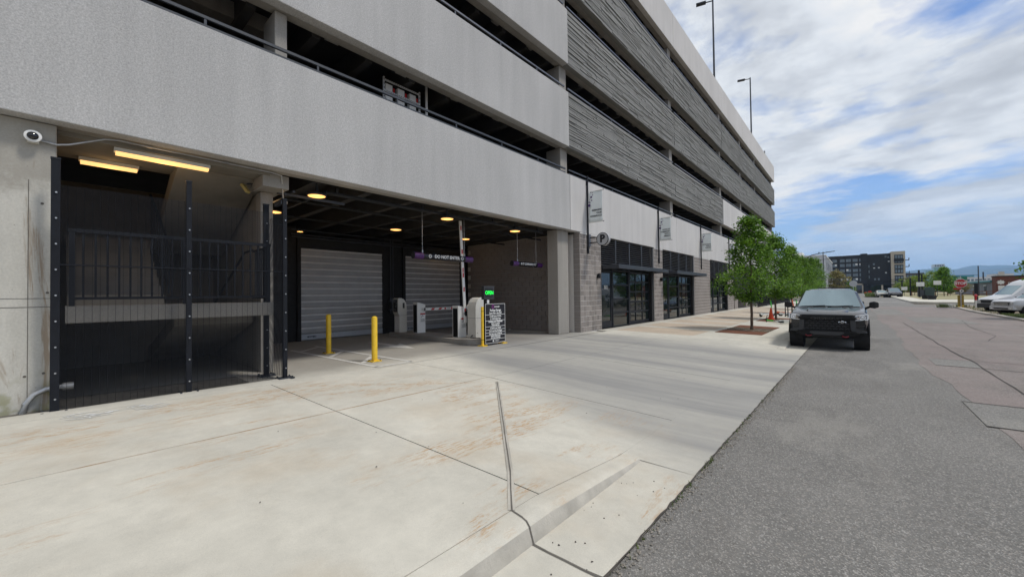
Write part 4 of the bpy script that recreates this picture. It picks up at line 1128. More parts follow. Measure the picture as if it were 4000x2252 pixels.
# switch rack and pipe behind the first rail
t = thing('switch_rack', 'galvanised strut rack of electrical switch boxes on the first deck', 'electrical rack', (-8.9, 5.85, 4.93))
fr = MB()
for y in (5.35, 6.43): fr.box(-8.93, -8.89, y - .02, y + .02, 4.93, 7.17)
for z in (6.83, 7.10): fr.box(-8.925, -8.895, 5.33, 6.45, z - .02, z + .02)
rk = fr.build('strut_frame', m_strut, t)
bb = MB()
for y in (5.35, 6.43):
    for k in range(9): bb.box(-8.889, -8.886, y - .008, y + .008, 6.2 + k*.11, 6.25 + k*.11)
for z in (6.83, 7.10):
    for k in range(16): bb.box(-8.893, -8.890, 5.42 + k*.06, 5.445 + k*.06, z - .007, z + .007)
bb.build('strut_slot', m_ink, rk)
for y in (5.42, 5.78, 6.14):
    bx = MB().box(-9.05, -8.94, y, y + .20, 6.58, 7.04).build('switch_box', m_white, rk)
    MB().box(-8.94, -8.93, y + .21, y + .26, 6.84, 6.98).build('red_handle', m_redtape, bx)
    bb = MB()
    for k in (.05, .15): bb.cyl((-8.93, y + k, 4.95), (-8.93, y + k, 6.60), .014, 8)
    bb.build('conduit', m_galv, bx)
bb = MB(); bb.cyl((-8.9, 6.66, 4.93), (-8.9, 6.66, 7.5), .035, 14); tag(bb.build('downpipe', m_white, smooth=True), 'upright white pipe next to the switch rack on the first deck', 'pipe')
# roof lights
def roof_light(x, y, zt_, lab_):
    t = thing('roof_light_pole', lab_, 'light pole', (x, y, 18.0), group='light poles on the garage roof')
    MB().tube([(x, y, 17.4), (x, y, zt_)], .10, 12, .07).build('pole', m_char, t)
    bb = MB(); bb.bar((x, y, zt_ - .15), (x - .7, y - .2, zt_ - .12), .07, .07); ar = bb.build('arm', m_char, t)
    bb = MB(); bb.bar((x - .55, y - .16, zt_ - .12), (x - 1.35, y - .38, zt_ - .12), .42, .13); bb.build('lamp_head', m_char, ar, bevel=.02)
roof_light(-9.5, 39.86, 28.9, 'tall dark light pole on the roof, nearer and cut by the picture top')
roof_light(-9.5, 57.2, 28.65, 'tall dark light pole on the roof, farther one with its lamp in view')
bb = MB(); bb.cyl((-8.6, 60.5, 18.4), (-8.6, 60.5, 20.0), .06, 8); tag(bb.build('roof_mast', m_char), 'short thin mast near the far end of the roof edge', 'mast')
# ------------------------------------------------------------------ trees
def crown_mesh(name, h, rad, mat, seed, n_cl=300, per=38, ls=.085, shape='cone', z0=0.0):
    """leaf cloud: clumps of small folded leaves spread through an uneven envelope"""
    rng = np.random.default_rng(seed); cl = []
    lob = [(rng.uniform(0, 2*PI), rng.uniform(.08, .97), rng.choice([.62, .78, 1.0, 1.18, 1.30])) for _ in range(20)]
    while len(cl) < n_cl:
        t = rng.uniform(0, 1); a = rng.uniform(0, 2*PI)
        if shape == 'cone': r = rad * (math.sin(min(t / .30, 1) * PI/2) ** .8) * (1 - max(t - .28, 0) / .72) ** .72
        else: r = rad * math.sqrt(max(1 - (2*t - 1) ** 2, 0)) 
        for (la, lt, lk) in lob:
            da = abs((a - la + PI) % (2*PI) - PI)
            if da < .6 and abs(t - lt) < .11: r *= lk
        f = rng.uniform(.30, 1.0) ** .55
        if rng.uniform() < .10: f *= 1.10
        cl.append((r*f*math.cos(a), r*f*math.sin(a), z0 + h * t + rng.normal(0, .05)))
    n = n_cl * per; C_ = np.repeat(np.array(cl), per, 0)
    P = C_ + rng.normal(0, 1, (n, 3)) * np.array([.145, .145, .085]) * (rad / 1.15)
    az = rng.uniform(0, 2*PI, n); el = rng.normal(-.35, .55, n); s = ls * rng.uniform(.6, 1.35, n) * (rad / 1.15) ** .5
    d = np.stack([np.cos(az)*np.cos(el), np.sin(az)*np.cos(el), np.sin(el)], 1)
    u = np.stack([-np.sin(az), np.cos(az), np.zeros(n)], 1); roll = rng.normal(0, .6, n)[:, None]
    nrm = np.cross(d, u); u2 = u*np.cos(roll) + nrm*np.sin(roll); nn = np.cross(d, u2); s = s[:, None]
    A = P; B = P + d*s*.45 + u2*s*.36 - nn*s*.06; Cc = P + d*s; D = P + d*s*.45 - u2*s*.36 - nn*s*.06
    vs = np.stack([A, B, Cc, D], 1).reshape(-1, 3)
    fs = np.arange(n)[:, None]*4; F = np.concatenate([fs + np.array([[0, 1, 2]]), fs + np.array([[0, 2, 3]])], 1).reshape(-1, 3)
    me = bpy.data.meshes.new(name); me.vertices.add(len(vs)); me.vertices.foreach_set('co', vs.astype('f').ravel())
    me.loops.add(F.size); me.loops.foreach_set('vertex_index', F.astype('i').ravel())
    me.polygons.add(len(F)); me.polygons.foreach_set('loop_start', (np.arange(len(F))*3).astype('i')); me.polygons.foreach_set('loop_total', np.full(len(F), 3, 'i'))
    me.materials.append(mat); me.update(); me.validate(); return me
def tree(name, lab_, loc, crown, th, h, rad, grp, rot=0, sc=1, cz=0.0, seed=1):
    t = thing(name, lab_, 'tree', loc, rot, grp, world=False); t.scale = (sc,)*3
    rnd = random.Random(seed); bb = MB()
    bb.tube([(0, 0, -.05), (.01, .0, .12), (.02, .01, th*.5), (0, .03, th), (.03, 0, th + h*.35), (0, 0, th + h*.8)], [.075, .058, .05, .046, .03, .008], 10)
    for k in range(16):
        z = th - .1 + h*.62*k/16; a = k*2.4 + rnd.uniform(-.3, .3); l = rad * (1 - .6*k/16) * rnd.uniform(.6, .9)
        bb.tube([(0, 0, z), (l*.5*math.cos(a), l*.5*math.sin(a), z + l*.35), (l*math.cos(a), l*math.sin(a), z + l*.85)], [.022, .014, .005], 6)
    bb.build('trunk', m_bark, t, smooth=True)
    o = bpy.data.objects.new('crown', crown); COL.objects.link(o); o.parent = t; o.location = (0, 0, cz)
    return t
cr1 = crown_mesh('crown', 3.45, 1.20, m_leaf, 3, 250, 42, .092)
cr2 = crown_mesh('crown', 3.45, 1.25, m_leaf, 8, 235, 40, .092)
GRP = 'street trees along the kerb'
gz = lambda x, y: GZ(x, y)
tree('street_tree', 'nearest green street tree in the rust-coloured grate, in front of the shop fronts', (-3.34, 19.25, gz(-3.3, 19.25)), cr1, 1.4, 3.4, 1.15, GRP, .4, 1.0, 1.28)
tree('street_tree', 'second street tree growing behind the orange cone', (-3.55, 27.75, gz(-3.5, 27.7)), cr2, 1.45, 3.4, 1.2, GRP, 2.1, 1.05, 1.28, 2)
for k, (y, s, lb) in enumerate(((36.0, 1.08, 'third street tree from the camera above the bike racks'), (44.6, 1.04, 'fourth street tree from the camera, by the iron railing'), (53.0, 1.12, 'fifth street tree from the camera, beside the curved lamp post'), (61.5, 1.2, 'last street tree of the row by the garage end'))):
    tree('street_tree', lb, (-3.6, y, gz(-3.6, y)), (cr1, cr2)[k % 2], 1.4, 3.4, 1.2, GRP, 1.3*k + .5, s, 1.22, 5 + k).scale = (s*(.82 + .05*(k % 2)), s*.86, s)
def grate(y0, y1, lab_):
    t = thing('tree_grate', lab_, 'tree grate', (-3.35, (y0+y1)/2, gz(-3.35, (y0+y1)/2)), group='rusted tree grates')
    x0, x1 = -4.2, -2.62; Z = lambda x, y: gz(x, y) + .012; n = 0
    for a, c in ((y0, y0 + (y1-y0)*.30), (y0 + (y1-y0)*.72, y1)):
        bb = MB(); k = 6
        for i in range(k):
            ya, yb = lerp(a, c, i/k) + .008, lerp(a, c, (i+1)/k) - .008
            bb.add([(x0, ya, Z(x0, ya)), (x1, ya, Z(x1, ya)), (x1, yb, Z(x1, yb)), (x0, yb, Z(x0, yb)), (x0, ya, Z(x0, ya)-.03), (x1, ya, Z(x1, ya)-.03), (x1, yb, Z(x1, yb)-.03), (x0, yb, Z(x0, yb)-.03)], [(0,1,2,3),(0,4,5,1),(1,5,6,2),(2,6,7,3),(3,7,4,0)])
        bb.build('grate_panel', m_rust, t)
    bb = MB(); sheet(bb, frange(x0, x1, .15), frange(y0 + (y1-y0)*.30, y0 + (y1-y0)*.72, .15), lambda x, y: gz(x, y) + .006 + .012*math.sin(x*37 + y*29)*math.sin(y*41)); bb.build('soil_bed', m_soil, t)
grate(16.95, 21.5, 'rust-brown steel tree grate around the nearest street tree'); grate(25.4, 29.8, 'rust-brown steel tree grate under the orange cone and second tree')

# ------------------------------------------------------------------ scooters, cone, bike stands
def cyl_wheel(mb, c, r_, w_, n=20): mb.lathe([(r_*.55, -w_/2), (r_*.9, -w_/2), (r_, -w_*.25), (r_, w_*.25), (r_*.9, w_/2), (r_*.55, w_/2)], c, 'x', n)
def scooter(name, lab_, loc, rz, paint, deckm, tilt=0.0, grp='rental scooters by the kerb'):
    t = thing(name, lab_, 'scooter', loc, rz, grp, world=False)
    bb = MB(); bb.prism([(-.42, .13), (.34, .13), (.40, .20), (.46, .30), (.40, .30), (.30, .20), (-.42, .20)], 'x', -.085, .085); bb.build('deck', deckm, t, bevel=.015)
    bb = MB(); bb.prism([(-.62, .12), (-.42, .13), (-.40, .21), (-.55, .26), (-.66, .22)], 'x', -.07, .07); bb.build('rear_fender', deckm, t, bevel=.01)
    for y in (-.56, .56):
        bb = MB(); cyl_wheel(bb, (0, y, .125), .125, .06); wh = bb.build('wheel', m_rubber, t, smooth=True); bb = MB(); bb.cyl((-.02, y, .125), (.02, y, .125), .07, 14); bb.build('hub', m_plastic2, wh)
    bb = MB(); bb.tube([(0, .56, .18), (0, .50, .38), (0, .42, .62)], [.045, .045, .04], 12); bb.prism([(.40, .20), (.50, .16), (.62, .30), (.50, .40)], 'x', -.045, .045); bb.build('fork', deckm, t, smooth=True)
    bb = MB(); bb.tube([(0, .43, .58), (0, .33, 1.10)], .034, 12); bb.build('stem', paint, t, smooth=True)
    bb = MB(); bb.tube([(-.27, .28, 1.13), (-.1, .31, 1.14), (.1, .31, 1.14), (.27, .28, 1.13)], .016, 8); hb = bb.build('handlebar', m_blackmat, t, smooth=True)
    bb = MB(); bb.bar((0, .28, 1.15), (0, .37, 1.12), .10, .05); bb.build('display', m_plastic, hb)
    return t
zz = lambda x, y: gz(x, y) + .01
sc0 = scooter('rental_scooter', 'white scooter with green stem standing just left of the orange cone', (-4.35, 30.2, zz(-4.35, 30.2)), R(-28), m_lime, m_scwhite)
s2 = dup(sc0, (-3.35, 32.6, zz(-3.35, 32.6)), R(-72), 'white scooter with green stem parked at the black bike hoop'); s3 = dup(sc0, (-3.05, 33.6, zz(-3.05, 33.6)), R(-80), 'white and green scooter behind the pickup mirror')
scooter('rental_scooter', 'orange scooter standing behind the black bike hoop', (-3.75, 34.4, zz(-3.7, 34.4)), R(-75), m_scorange, m_scorange)
sc5 = dup(sc0, (-3.45, 24.55, zz(-3.45, 24.55) + .06), None, 'white and green scooter fallen flat on the pavement edge')
sc5.matrix_world = Matrix(((0, -.52, -.85, -2.5), (0, -.85, .52, 24.71), (-1, 0, .06, zz(-2.9, 24.4) + .085), (0, 0, 0, 1)))
t = thing('traffic_cone', 'bright orange traffic cone standing on the second tree grate', 'traffic cone', (-3.72, 27.2, zz(-3.72, 27.2) + .012), world=False)
bb = MB(); bb.lathe([(.15, .03), (.135, .08), (.045, .62), (.035, .68), (0, .69)], n=24); bb.build('cone', m_orange, t, smooth=True); MB().box(-.18, .18, -.18, .18, 0, .032).build('base', m_orange, t, bevel=.01)
def hoop(x, y, lab_):
    t = thing('bike_hoop', lab_, 'bike stand', (x, y, zz(x, y)), R(20), 'black bike hoops by the kerb', world=False)
    bb = MB(); bb.tube([(0, -.3, 0), (0, -.3, .62)] + [(0, -.3*math.cos(a), .62 + .26*math.sin(a)) for a in [PI*i/10 for i in range(1, 10)]] + [(0, .3, .62), (0, .3, 0)], .03, 10); bb.build('hoop', m_black, t, smooth=True)
    bb = MB(); bb.box(-.06, .06, -.36, -.24, 0, .012); bb.box(-.06, .06, .24, .36, 0, .012); bb.build('foot_plate', m_black, t)
    return t
h0 = hoop(-3.45, 31.6, 'black steel bike hoop in front of the white scooters'); dup(h0, (-2.9, 31.9, zz(-2.9, 31.9)), label='black steel bike hoop just behind the pickup truck mirror')

# iron railing beyond the shops
t = thing('iron_railing', 'black iron picket railing along the terrace beyond the shops', 'railing', (-7.1, 52, .1))
bb = MB()
zt_ = lambda y: max(.1, GZ(-7.1, y))
for k in range(205):
    y = 44.2 + k*.12; bb.box(-7.11, -7.09, y - .009, y + .009, zt_(y) + .02, zt_(y) + 1.12)
for k in range(20): x = -9.4 + k*.12; bb.box(x - .009, x + .009, 44.15, 44.17, .12, 1.22)
o = bb.build('picket', m_black, t); o['kind'] = 'stuff'
bb = MB()
for z in (.16, 1.02):
    bb.bar((-7.1, 44.2, zt_(44.2) + z), (-7.1, 68.8, zt_(68.8) + z), .03, .04); bb.bar((-9.4, 44.16, .1 + z), (-7.1, 44.16, .1 + z), .03, .04)
bb.build('rail', m_black, t)
for k in range(11):
    y = 44.2 + k*2.45; MB().box(-7.135, -7.065, y - .035, y + .035, zt_(y), zt_(y) + 1.22).build('post', m_black, t)

# street lamps
t = thing('street_lamp', 'tall dark street lamp with a long curved arm rising out of the street trees', 'street lamp', (-4.24, 55.2, GZ(-4.24, 55.2)))
bb = MB(); bb.tube([(-4.24, 55.2, 0), (-4.24, 55.2, 4.6)], .07, 10, .055); bb.build('pole', m_char, t, smooth=True)
bb = MB(); bb.tube([(-4.24, 55.2, 4.6), (-4.2, 55.3, 5.0), (-4.0, 55.5, 5.4), (-3.6, 55.8, 5.65), (-3.0, 56.2, 5.80), (-1.94, 56.9, 5.99)], .045, 8); ar = bb.build('arm', m_char, t, smooth=True)
bb = MB(); bb.bar((-2.55, 56.5, 5.90), (-1.7, 57.05, 6.03), .25, .07); bb.box(-3.05, -2.95, 56.15, 56.25, 5.82, 5.95); bb.build('lamp_head', m_char, ar)
t = thing('street_lamp', 'thin street lamp with straight arm in front of the white corrugated building', 'street lamp', (-4.6, 98, .1))
bb = MB(); bb.cyl((-4.6, 98, .1), (-4.6, 98, 9.2), .07, 8); bb.build('pole', m_char, t)
bb = MB(); bb.bar((-6.3, 98, 7.55), (-1.6, 98, 7.95), .07, .07); bb.build('arm', m_char, t)
# ------------------------------------------------------------------ vehicles
def ring(y, wb, z0, wm, zm, ws, zs, wt, zt):
    """one body cross-section; points run from the floor up the right side and down the left"""
    h = [(wb*.92, z0), (wb, z0 + .07), (wm, zm), (ws, zs), (wt + (ws - wt)*.18, zt - (zt - zs)*.16), (wt*.82, zt), (wt*.4, zt + .012)]
    return [(x, y, z) for x, z in h] + [(-x, y, z) for x, z in reversed(h)]
def panel_on(rings, i, j, lo, hi, a, b_, off=.006):
    """a pane lying on the body between ring i and i+1, on segment j, from fraction lo-hi up and a-b along"""
    g = lambda u, v: Vector(rings[i][j]).lerp(Vector(rings[i+1][j]), u).lerp(Vector(rings[i][j+1]).lerp(Vector(rings[i+1][j+1]), u), v)
    q = [g(a, lo), g(b_, lo), g(b_, hi), g(a, hi)]
    n = (q[1] - q[0]).cross(q[3] - q[0]).normalized()
    if n.x * q[0].x < 0: n = -n
    return [p + n*off for p in q]
def wheel(parent, x, y, r_, w_, rim_m, lugs=False):
    t_ = MB(); s = w_/2
    t_.lathe([(r_*.60, -s*.9), (r_*.78, -s), (r_*.93, -s*.97), (r_, -s*.72), (r_, s*.72), (r_*.93, s*.97), (r_*.78, s), (r_*.60, s*.9)], (x, y, r_), 'x', 36)
    if lugs:
        for k in range(30):
            a = 2*PI*k/30; c, sn = math.cos(a), math.sin(a)
            for (xa, xb, da) in ((-.95, -.50, .0), (-.42, -.04, .10), (.04, .42, .0), (.50, .95, .10)):
                a2 = a + da; p = Vector((0, math.cos(a2), math.sin(a2))); tt = Vector((0, -math.sin(a2), math.cos(a2)))
                o_ = Vector((x, y, r_)); hw = .028
                vs = [o_ + p*(r_*.97 + dr) + tt*(sg*hw) + Vector((q*s, 0, 0)) for dr in (0, .024) for (sg, q) in ((-1, xa), (1, xa), (1, xb), (-1, xb))]
                t_.add(vs, [(4,5,6,7),(0,1,5,4),(1,2,6,5),(2,3,7,6),(3,0,4,7)])
    ty = t_.build('wheel', m_rubber, parent, smooth=True)
    sg = 1 if x > 0 else -1; rm = MB(); xo = x + sg*s*.70
    rm.lathe([(r_*.60, 0), (r_*.56, sg*.01), (r_*.52, -sg*.03), (0, -sg*.03)], (xo, y, r_), 'x', 24)
    for k in range(6):
        a = 2*PI*k/6 + .3; rm.bar((xo, y + .05*math.cos(a), r_ + .05*math.sin(a)), (xo, y + r_*.54*math.cos(a), r_ + r_*.54*math.sin(a)), .03, .075, (1, 0, 0))
    rm.build('rim', rim_m, ty)
def arch(mb, x, y, r_, sg, wid=.03, depth=.34):
    mb.cyl((x - sg*depth, y, r_*.98), (x + sg*.004, y, r_*.98), r_*1.16, 32)
def flare(mb, x, y, r_, sg, rr=1.13, wd=.07, out_=.022, z0=.28):
    """wheel-arch lip swept round the top of the wheel"""
    rows = []
    for k in range(19):
        a = lerp(.10, PI - .10, k/18); c, s = math.cos(a), math.sin(a); R0, R1 = r_*rr, r_*rr + wd
        rows.append([(x - sg*.05, y + c*R0, r_ + s*R0), (x + sg*out_, y + c*R0, r_ + s*R0), (x + sg*out_, y + c*(R0 + wd*.5), r_ + s*(R0 + wd*.5)), (x - sg*.01, y + c*R1, r_ + s*R1)])
    mb.loft(rows, cap=False, closed=False)
def sedan(name, lab_, cat, loc, rz, rings, glass, paint, wheels, r_, w_, front, grp=None, rim_m=None, trim=None, side=(), rack=False, arch_x=None):
    """generic closed vehicle, nose towards -Y"""
    t = thing(name, lab_, cat, loc, rz, grp, world=False)
    bb = MB(); bb.loft(rings); body = bb.build('body', paint, t, smooth=30)
    for nm, i, lo, hi, a, b_ in glass:
        if nm in ('windscreen', 'rear_window'):
            q = [Vector(rings[i][5]).lerp(Vector(rings[i+1][5]), a), Vector(rings[i][8]).lerp(Vector(rings[i+1][8]), a), Vector(rings[i][8]).lerp(Vector(rings[i+1][8]), b_), Vector(rings[i][5]).lerp(Vector(rings[i+1][5]), b_)]
            n = (q[1]-q[0]).cross(q[3]-q[0]).normalized(); n = n if n.z > 0 else -n
            mid = (Vector(rings[i][6]) + Vector(rings[i][7]) + Vector(rings[i+1][6]) + Vector(rings[i+1][7]))/4
            c = sum(q, Vector())/4; lift = max((mid - c).dot(n), 0) + .006
            q = [p + n*.006 for p in q]; m0 = (q[0]+q[1])/2 + n*lift; m1 = (q[2]+q[3])/2 + n*lift
            MB().add([q[0], m0, q[1], q[2], m1, q[3]], [(0,1,4,5),(1,2,3,4)]).build(nm, m_windsh if nm == 'windscreen' else m_carglass, t, smooth=60)
        else:
            for j in (3, 9):
                q = panel_on(rings, i, j, *((lo, hi) if j == 3 else (1-hi, 1-lo)), a, b_)
                MB().add(q, [(0,1,2,3)]).build('side_window', m_carglass, t)
    for y in wheels:
        for sg in (-1, 1):
            ar = MB(); arch(ar, sg*(arch_x or rings[2][2][0]), y, r_, sg); ar.build('wheel_arch', m_blackmat, t)
    for y in wheels:
        for sg in (-1, 1): wheel(t, sg*((arch_x or rings[2][2][0]) - w_/2 + .02), y, r_, w_, rim_m or m_rim)
    front(t)
    if rack:
        bb = MB(); zt = max(v[2] for r2 in rings for v in r2)
        for sg in (-1, 1): bb.tube([(sg*.62, rack[0], zt + .07), (sg*.62, rack[1], zt + .07)], .02, 8)
        for y in frange(rack[0] + .2, rack[1] - .2, .9): bb.bar((-.62, y, zt + .09), (.62, y, zt + .09), .06, .03); 
        for sg in (-1, 1):
            for y in (rack[0] + .1, rack[1] - .1): bb.bar((sg*.62, y, zt - .03), (sg*.62, y, zt + .07), .03, .04, (0, 1, 0))
        bb.build('roof_rack', trim or m_char, t)
    return t
def basic_front(y, w_, zh, zg0, zg1, lamp_z, trim=m_plastic, grille_w=.55, bump=(.32, .52), chrome=False, lamp_y=None):
    def f(t):
        MB().box(-grille_w, grille_w, y - .03, y + .05, zg0, zg1).build('grille', m_blackmat, t, bevel=.01)
        bb = MB()
        for k in range(4): bb.box(-grille_w + .02, grille_w - .02, y - .04, y - .025, lerp(zg0, zg1, (k + .5)/4) - .012, lerp(zg0, zg1, (k + .5)/4) + .012)
        bb.build('grille_bar', m_chrome if chrome else m_plastic2, t)
        for sg in (-1, 1):
            bb = MB(); x0, x1 = sg*(grille_w + .02), sg*(w_ - .05); ly = lamp_y or y
            bb.add([(x0, y - .025, lamp_z - .07), (x1, ly + .13, lamp_z - .06), (x1, ly + .16, lamp_z + .08), (x0, y - .02, lamp_z + .07), (x0, y + .1, lamp_z - .07), (x1, ly + .3, lamp_z - .06), (x1, ly + .3, lamp_z + .08), (x0, y + .1, lamp_z + .07)], [(0,1,2,3),(0,4,5,1),(1,5,6,2),(2,6,7,3),(3,7,4,0)])
            hl = bb.build('headlight', m_lens, t)
            bb = MB(); bb.lathe([(.03, -.0), (.055, -.0), (.055, -.012), (.03, -.012)], (sg*(grille_w + .17), y - .005, lamp_z), 'y', 16); bb.build('lamp_ring', m_led, hl)
        MB().box(-w_ + .03, w_ - .03, y - .06, y + .25, bump[0], bump[1]).build('bumper', trim, t, bevel=.03)
        for sg in (-1, 1):
            bb = MB(); bb.box(sg*(w_ + .06) - .08, sg*(w_ + .06) + .10*1, 1.02 + y + .62, 1.02 + y + .74, zh + .06, zh + .24); mi = bb.build('mirror', m_blackmat, t, bevel=.03)
    return f

# --- the black pickup
def pickup():
    t = thing('pickup_truck', 'black off-road pickup truck parked at the kerb facing the camera', 'pickup truck', (-.66, 15.78, -.165), R(0), None, world=False)
    rg = [ring(-.80, .80, .52, .86, .80, .84, .99, .78, 1.04), ring(-.66, .86, .50, .915, .82, .89, 1.03, .83, 1.10), ring(-.2, .90, .48, .94, .84, .915, 1.09, .85, 1.165),
          ring(.42, .92, .46, .945, .86, .92, 1.14, .86, 1.225), ring(.50, .92, .46, .945, .86, .92, 1.15, .84, 1.245), ring(1.20, .92, .46, .945, .88, .91, 1.19, .665, 1.775),
          ring(1.45, .92, .46, .945, .88, .91, 1.19, .655, 1.815), ring(2.5, .92, .46, .945, .88, .91, 1.20, .655, 1.815), ring(2.95, .92, .46, .945, .88, .91, 1.20, .67, 1.765), ring(3.08, .92, .46, .945, .88, .92, 1.20, .80, 1.24),
          ring(3.12, .92, .46, .945, .88, .93, 1.13, .90, 1.18), ring(4.5, .92, .50, .945, .88, .93, 1.13, .90, 1.18)]
    bb = MB(); bb.loft(rg); bb.build('body', m_blackcar, t, smooth=28)
    # windscreen, side windows
    bb = MB(); xs = (-.80, -.42, 0, .42, .80)
    rows = []
    for f in (0, .5, 1.0):
        wd = lerp(.79, .625, f); y = lerp(.50, 1.19, f); z = lerp(1.252, 1.772, f)
        rows.append([(wd*k/2, y - .05*(1 - (k/2)**2), z + .022*(1 - (k/2)**2) + .008) for k in (-2, -1, 0, 1, 2)])
    bb.loft(rows, cap=False, closed=False); ws = bb.build('windscreen', m_windsh, t, smooth=60)
    bb = MB(); bb.box(-.045, .045, 1.06, 1.12, 1.665, 1.745); bb.build('sensor_pod', m_plastic2, ws)
    bb = MB(); bb.bar((-.70, .42, 1.262), (-.08, .47, 1.29), .02, .02); bb.bar((-.02, .42, 1.262), (.60, .47, 1.29), .02, .02); bb.build('wiper', m_blackmat, ws)
    for i, a, b_ in ((5, .2, 1.0), (6, .0, .42), (6, .47, 1.0), (7, .0, .6)):
        for j in (3, 9):
            q = panel_on(rg, i, j, *((.12, .95) if j == 3 else (.05, .88)), a, b_); MB().add(q, [(0,1,2,3)]).build('side_window', m_carglass, t)
    # hood with raised centre and side vents
    hb = MB(); rows = []
    for y, w_, z, up in ((-.62, .36, 1.112, .0), (-.50, .42, 1.135, .022), (-.1, .46, 1.178, .034), (.30, .50, 1.215, .036), (.44, .52, 1.232, .02)):
        rows.append([(-w_ - .07, y, z), (-w_, y, z + up), (-w_*.45, y, z + up*.75), (0, y, z + up*.70), (w_*.45, y, z + up*.75), (w_, y, z + up), (w_ + .07, y, z)])
    hb.loft(rows, cap=False, closed=False); hd = hb.build('hood_bulge', m_blackcar, t, smooth=25)
    vb = MB()
    for sg in (-1, 1): vb.add([(sg*.34, .10, 1.232), (sg*.47, .05, 1.228), (sg*.50, .36, 1.255), (sg*.40, .40, 1.262)], [(0, 1, 2, 3)])
    vb.build('hood_vent', m_blackmat, hd)
    # nose: upper slot, name bar, honeycomb grille, side uprights
    MB().box(-.60, .60, -.84, -.78, .985, 1.055).build('upper_grille', m_blackmat, t, bevel=.008)
    nb = MB(); nb.prism([(-.64, .905), (.64, .905), (.70, .955), (.64, .985), (-.64, .985), (-.70, .955)], 'y', -.885, -.78); nb = nb.build('name_bar', m_plastic, t, bevel=.008)
    text('CHEVROLET', .078, m_blackcar, nb, (0, -.888, .945), FACE_MY, bold=.002, sx=1.75)
    gb = MB(); gb.prism([(-.56, .905), (.56, .905), (.56, .66), (.50, .58), (-.50, .58), (-.56, .66)], 'y', -.815, -.77); gr = gb.build('grille', m_blackmat, t)
    cell = MB()
    for r2 in range(4):
        for k in range(8):
            x = -.47 + k*.134 + (.067 if r2 % 2 else 0); z = .63 + r2*.075
            if abs(x) > .5: continue
            cell.bar((x - .045, -.835, z), (x - .015, -.835, z + .022), .02, .014, (0, 1, 0)); cell.bar((x - .015, -.835, z + .022), (x + .015, -.835, z + .022), .02, .014, (0, 1, 0)); cell.bar((x + .015, -.835, z + .022), (x + .045, -.835, z), .02, .014, (0, 1, 0))
    o = cell.build('grille_mesh', m_plastic2, gr); o['kind'] = 'stuff'
    bt = MB(); em = [(-.085, -.012), (-.03, -.012), (-.022, -.03), (.022, -.03), (.03, -.012), (.085, -.012), (.078, .012), (.03, .012), (.022, .03), (-.022, .03), (-.03, .012), (-.078, .012)]
    n = len(em); outer = [(.36 + a*1.08, b_*1.12 + .845) for a, b_ in em]; inner = [(.36 + a*.80, b_*.58 + .845) for a, b_ in em]
    vs = [(a, -.850, z) for a, z in outer] + [(a, -.853, z) for a, z in inner]; bt.add(vs, [(i, (i+1) % n, n + (i+1) % n, n + i) for i in range(n)]); bt.build('emblem', m_chrome, gr)
    for sg in (-1, 1):
        X = lambda v: sg*v
        up = MB(); up.prism([(X(.53), .90), (X(.62), .92), (X(.66), .86), (X(.66), .66), (X(.88), .60), (X(.90), .55), (X(.64), .53), (X(.54), .62)], 'y', -.865, -.76); up.build('grille_surround', m_plastic2, t, bevel=.008)
        fg = MB(); fg.box(min(X(.66), X(.88)), max(X(.66), X(.88)), -.79, -.70, .61, .79); fg = fg.build('air_curtain', m_blackmat, t)
        fb = MB()
        for k in range(4): fb.box(min(X(.665), X(.87)), max(X(.665), X(.87)), -.835 + .0*k, -.78, .625 + k*.04, .637 + k*.04)
        fb.build('vent_slat', m_plastic2, fg)
        # headlight: dark lens, bright ring, white outline strips
        hl = MB(); hl.add([(X(.62), -.855, .90), (X(.915), -.74, .915), (X(.915), -.70, 1.075), (X(.64), -.83, 1.03), (X(.62), -.70, .90), (X(.915), -.60, .915), (X(.915), -.58, 1.075), (X(.64), -.70, 1.03)], [(0,1,2,3),(0,4,5,1),(1,5,6,2),(2,6,7,3),(3,7,4,0)])
        hl = hl.build('headlight', m_lens, t)
        lr = MB(); lr.lathe([(.046, 0), (.070, -.004), (.070, -.016), (.046, -.012), (.046, 0)], (X(.80), -.795, .985), 'y', 24); lr.lathe([(0, -.012), (.03, -.010), (.036, .0)], (X(.80), -.795, .985), 'y', 16); lr.build('lamp_ring', m_led, hl)
        ls = MB()
        for p, q in (((X(.64), -.858, .905), (X(.915), -.748, .925)), ((X(.917), -.742, .925), (X(.917), -.705, 1.07)), ((X(.65), -.838, 1.028), (X(.915), -.708, 1.075))): ls.bar(p, q, .022, .016)
        ls.build('light_strip', m_led, hl)
        lb = MB(); lb.bar((X(.66), -.848, .955), (X(.74), -.822, .97), .03, .06); lb.build('projector', m_chrome, hl)
        # mirrors, flares, tow hooks
        mr = MB(); mr.loft([[(X(.98), y, z) for y, z in ((.70, 1.22), (.86, 1.22), (.86, 1.38), (.72, 1.39))], [(X(1.10), y, z) for y, z in ((.66, 1.20), (.88, 1.20), (.88, 1.415), (.69, 1.42))], [(X(1.20), y, z) for y, z in ((.70, 1.235), (.88, 1.235), (.88, 1.38), (.73, 1.375))]]); mr = mr.build('mirror', m_blackmat, t, bevel=.025)
        ma = MB(); ma.bar((X(.90), .78, 1.20), (X(1.02), .76, 1.26), .10, .06); ma.build('mirror_arm', m_plastic, mr)
        for y in (0, 3.26):
            fl = MB(); flare(fl, X(.945), y, .405, sg); fl.build('wheel_flare', m_plastic, t, smooth=30)
        th = MB(); th.tube([(X(.36), -.86, .455), (X(.36), -.94, .445), (X(.39), -.965, .425), (X(.46), -.965, .425), (X(.49), -.94, .445), (X(.49), -.86, .455)], .016, 8); th.build('tow_hook', m_tow, t)
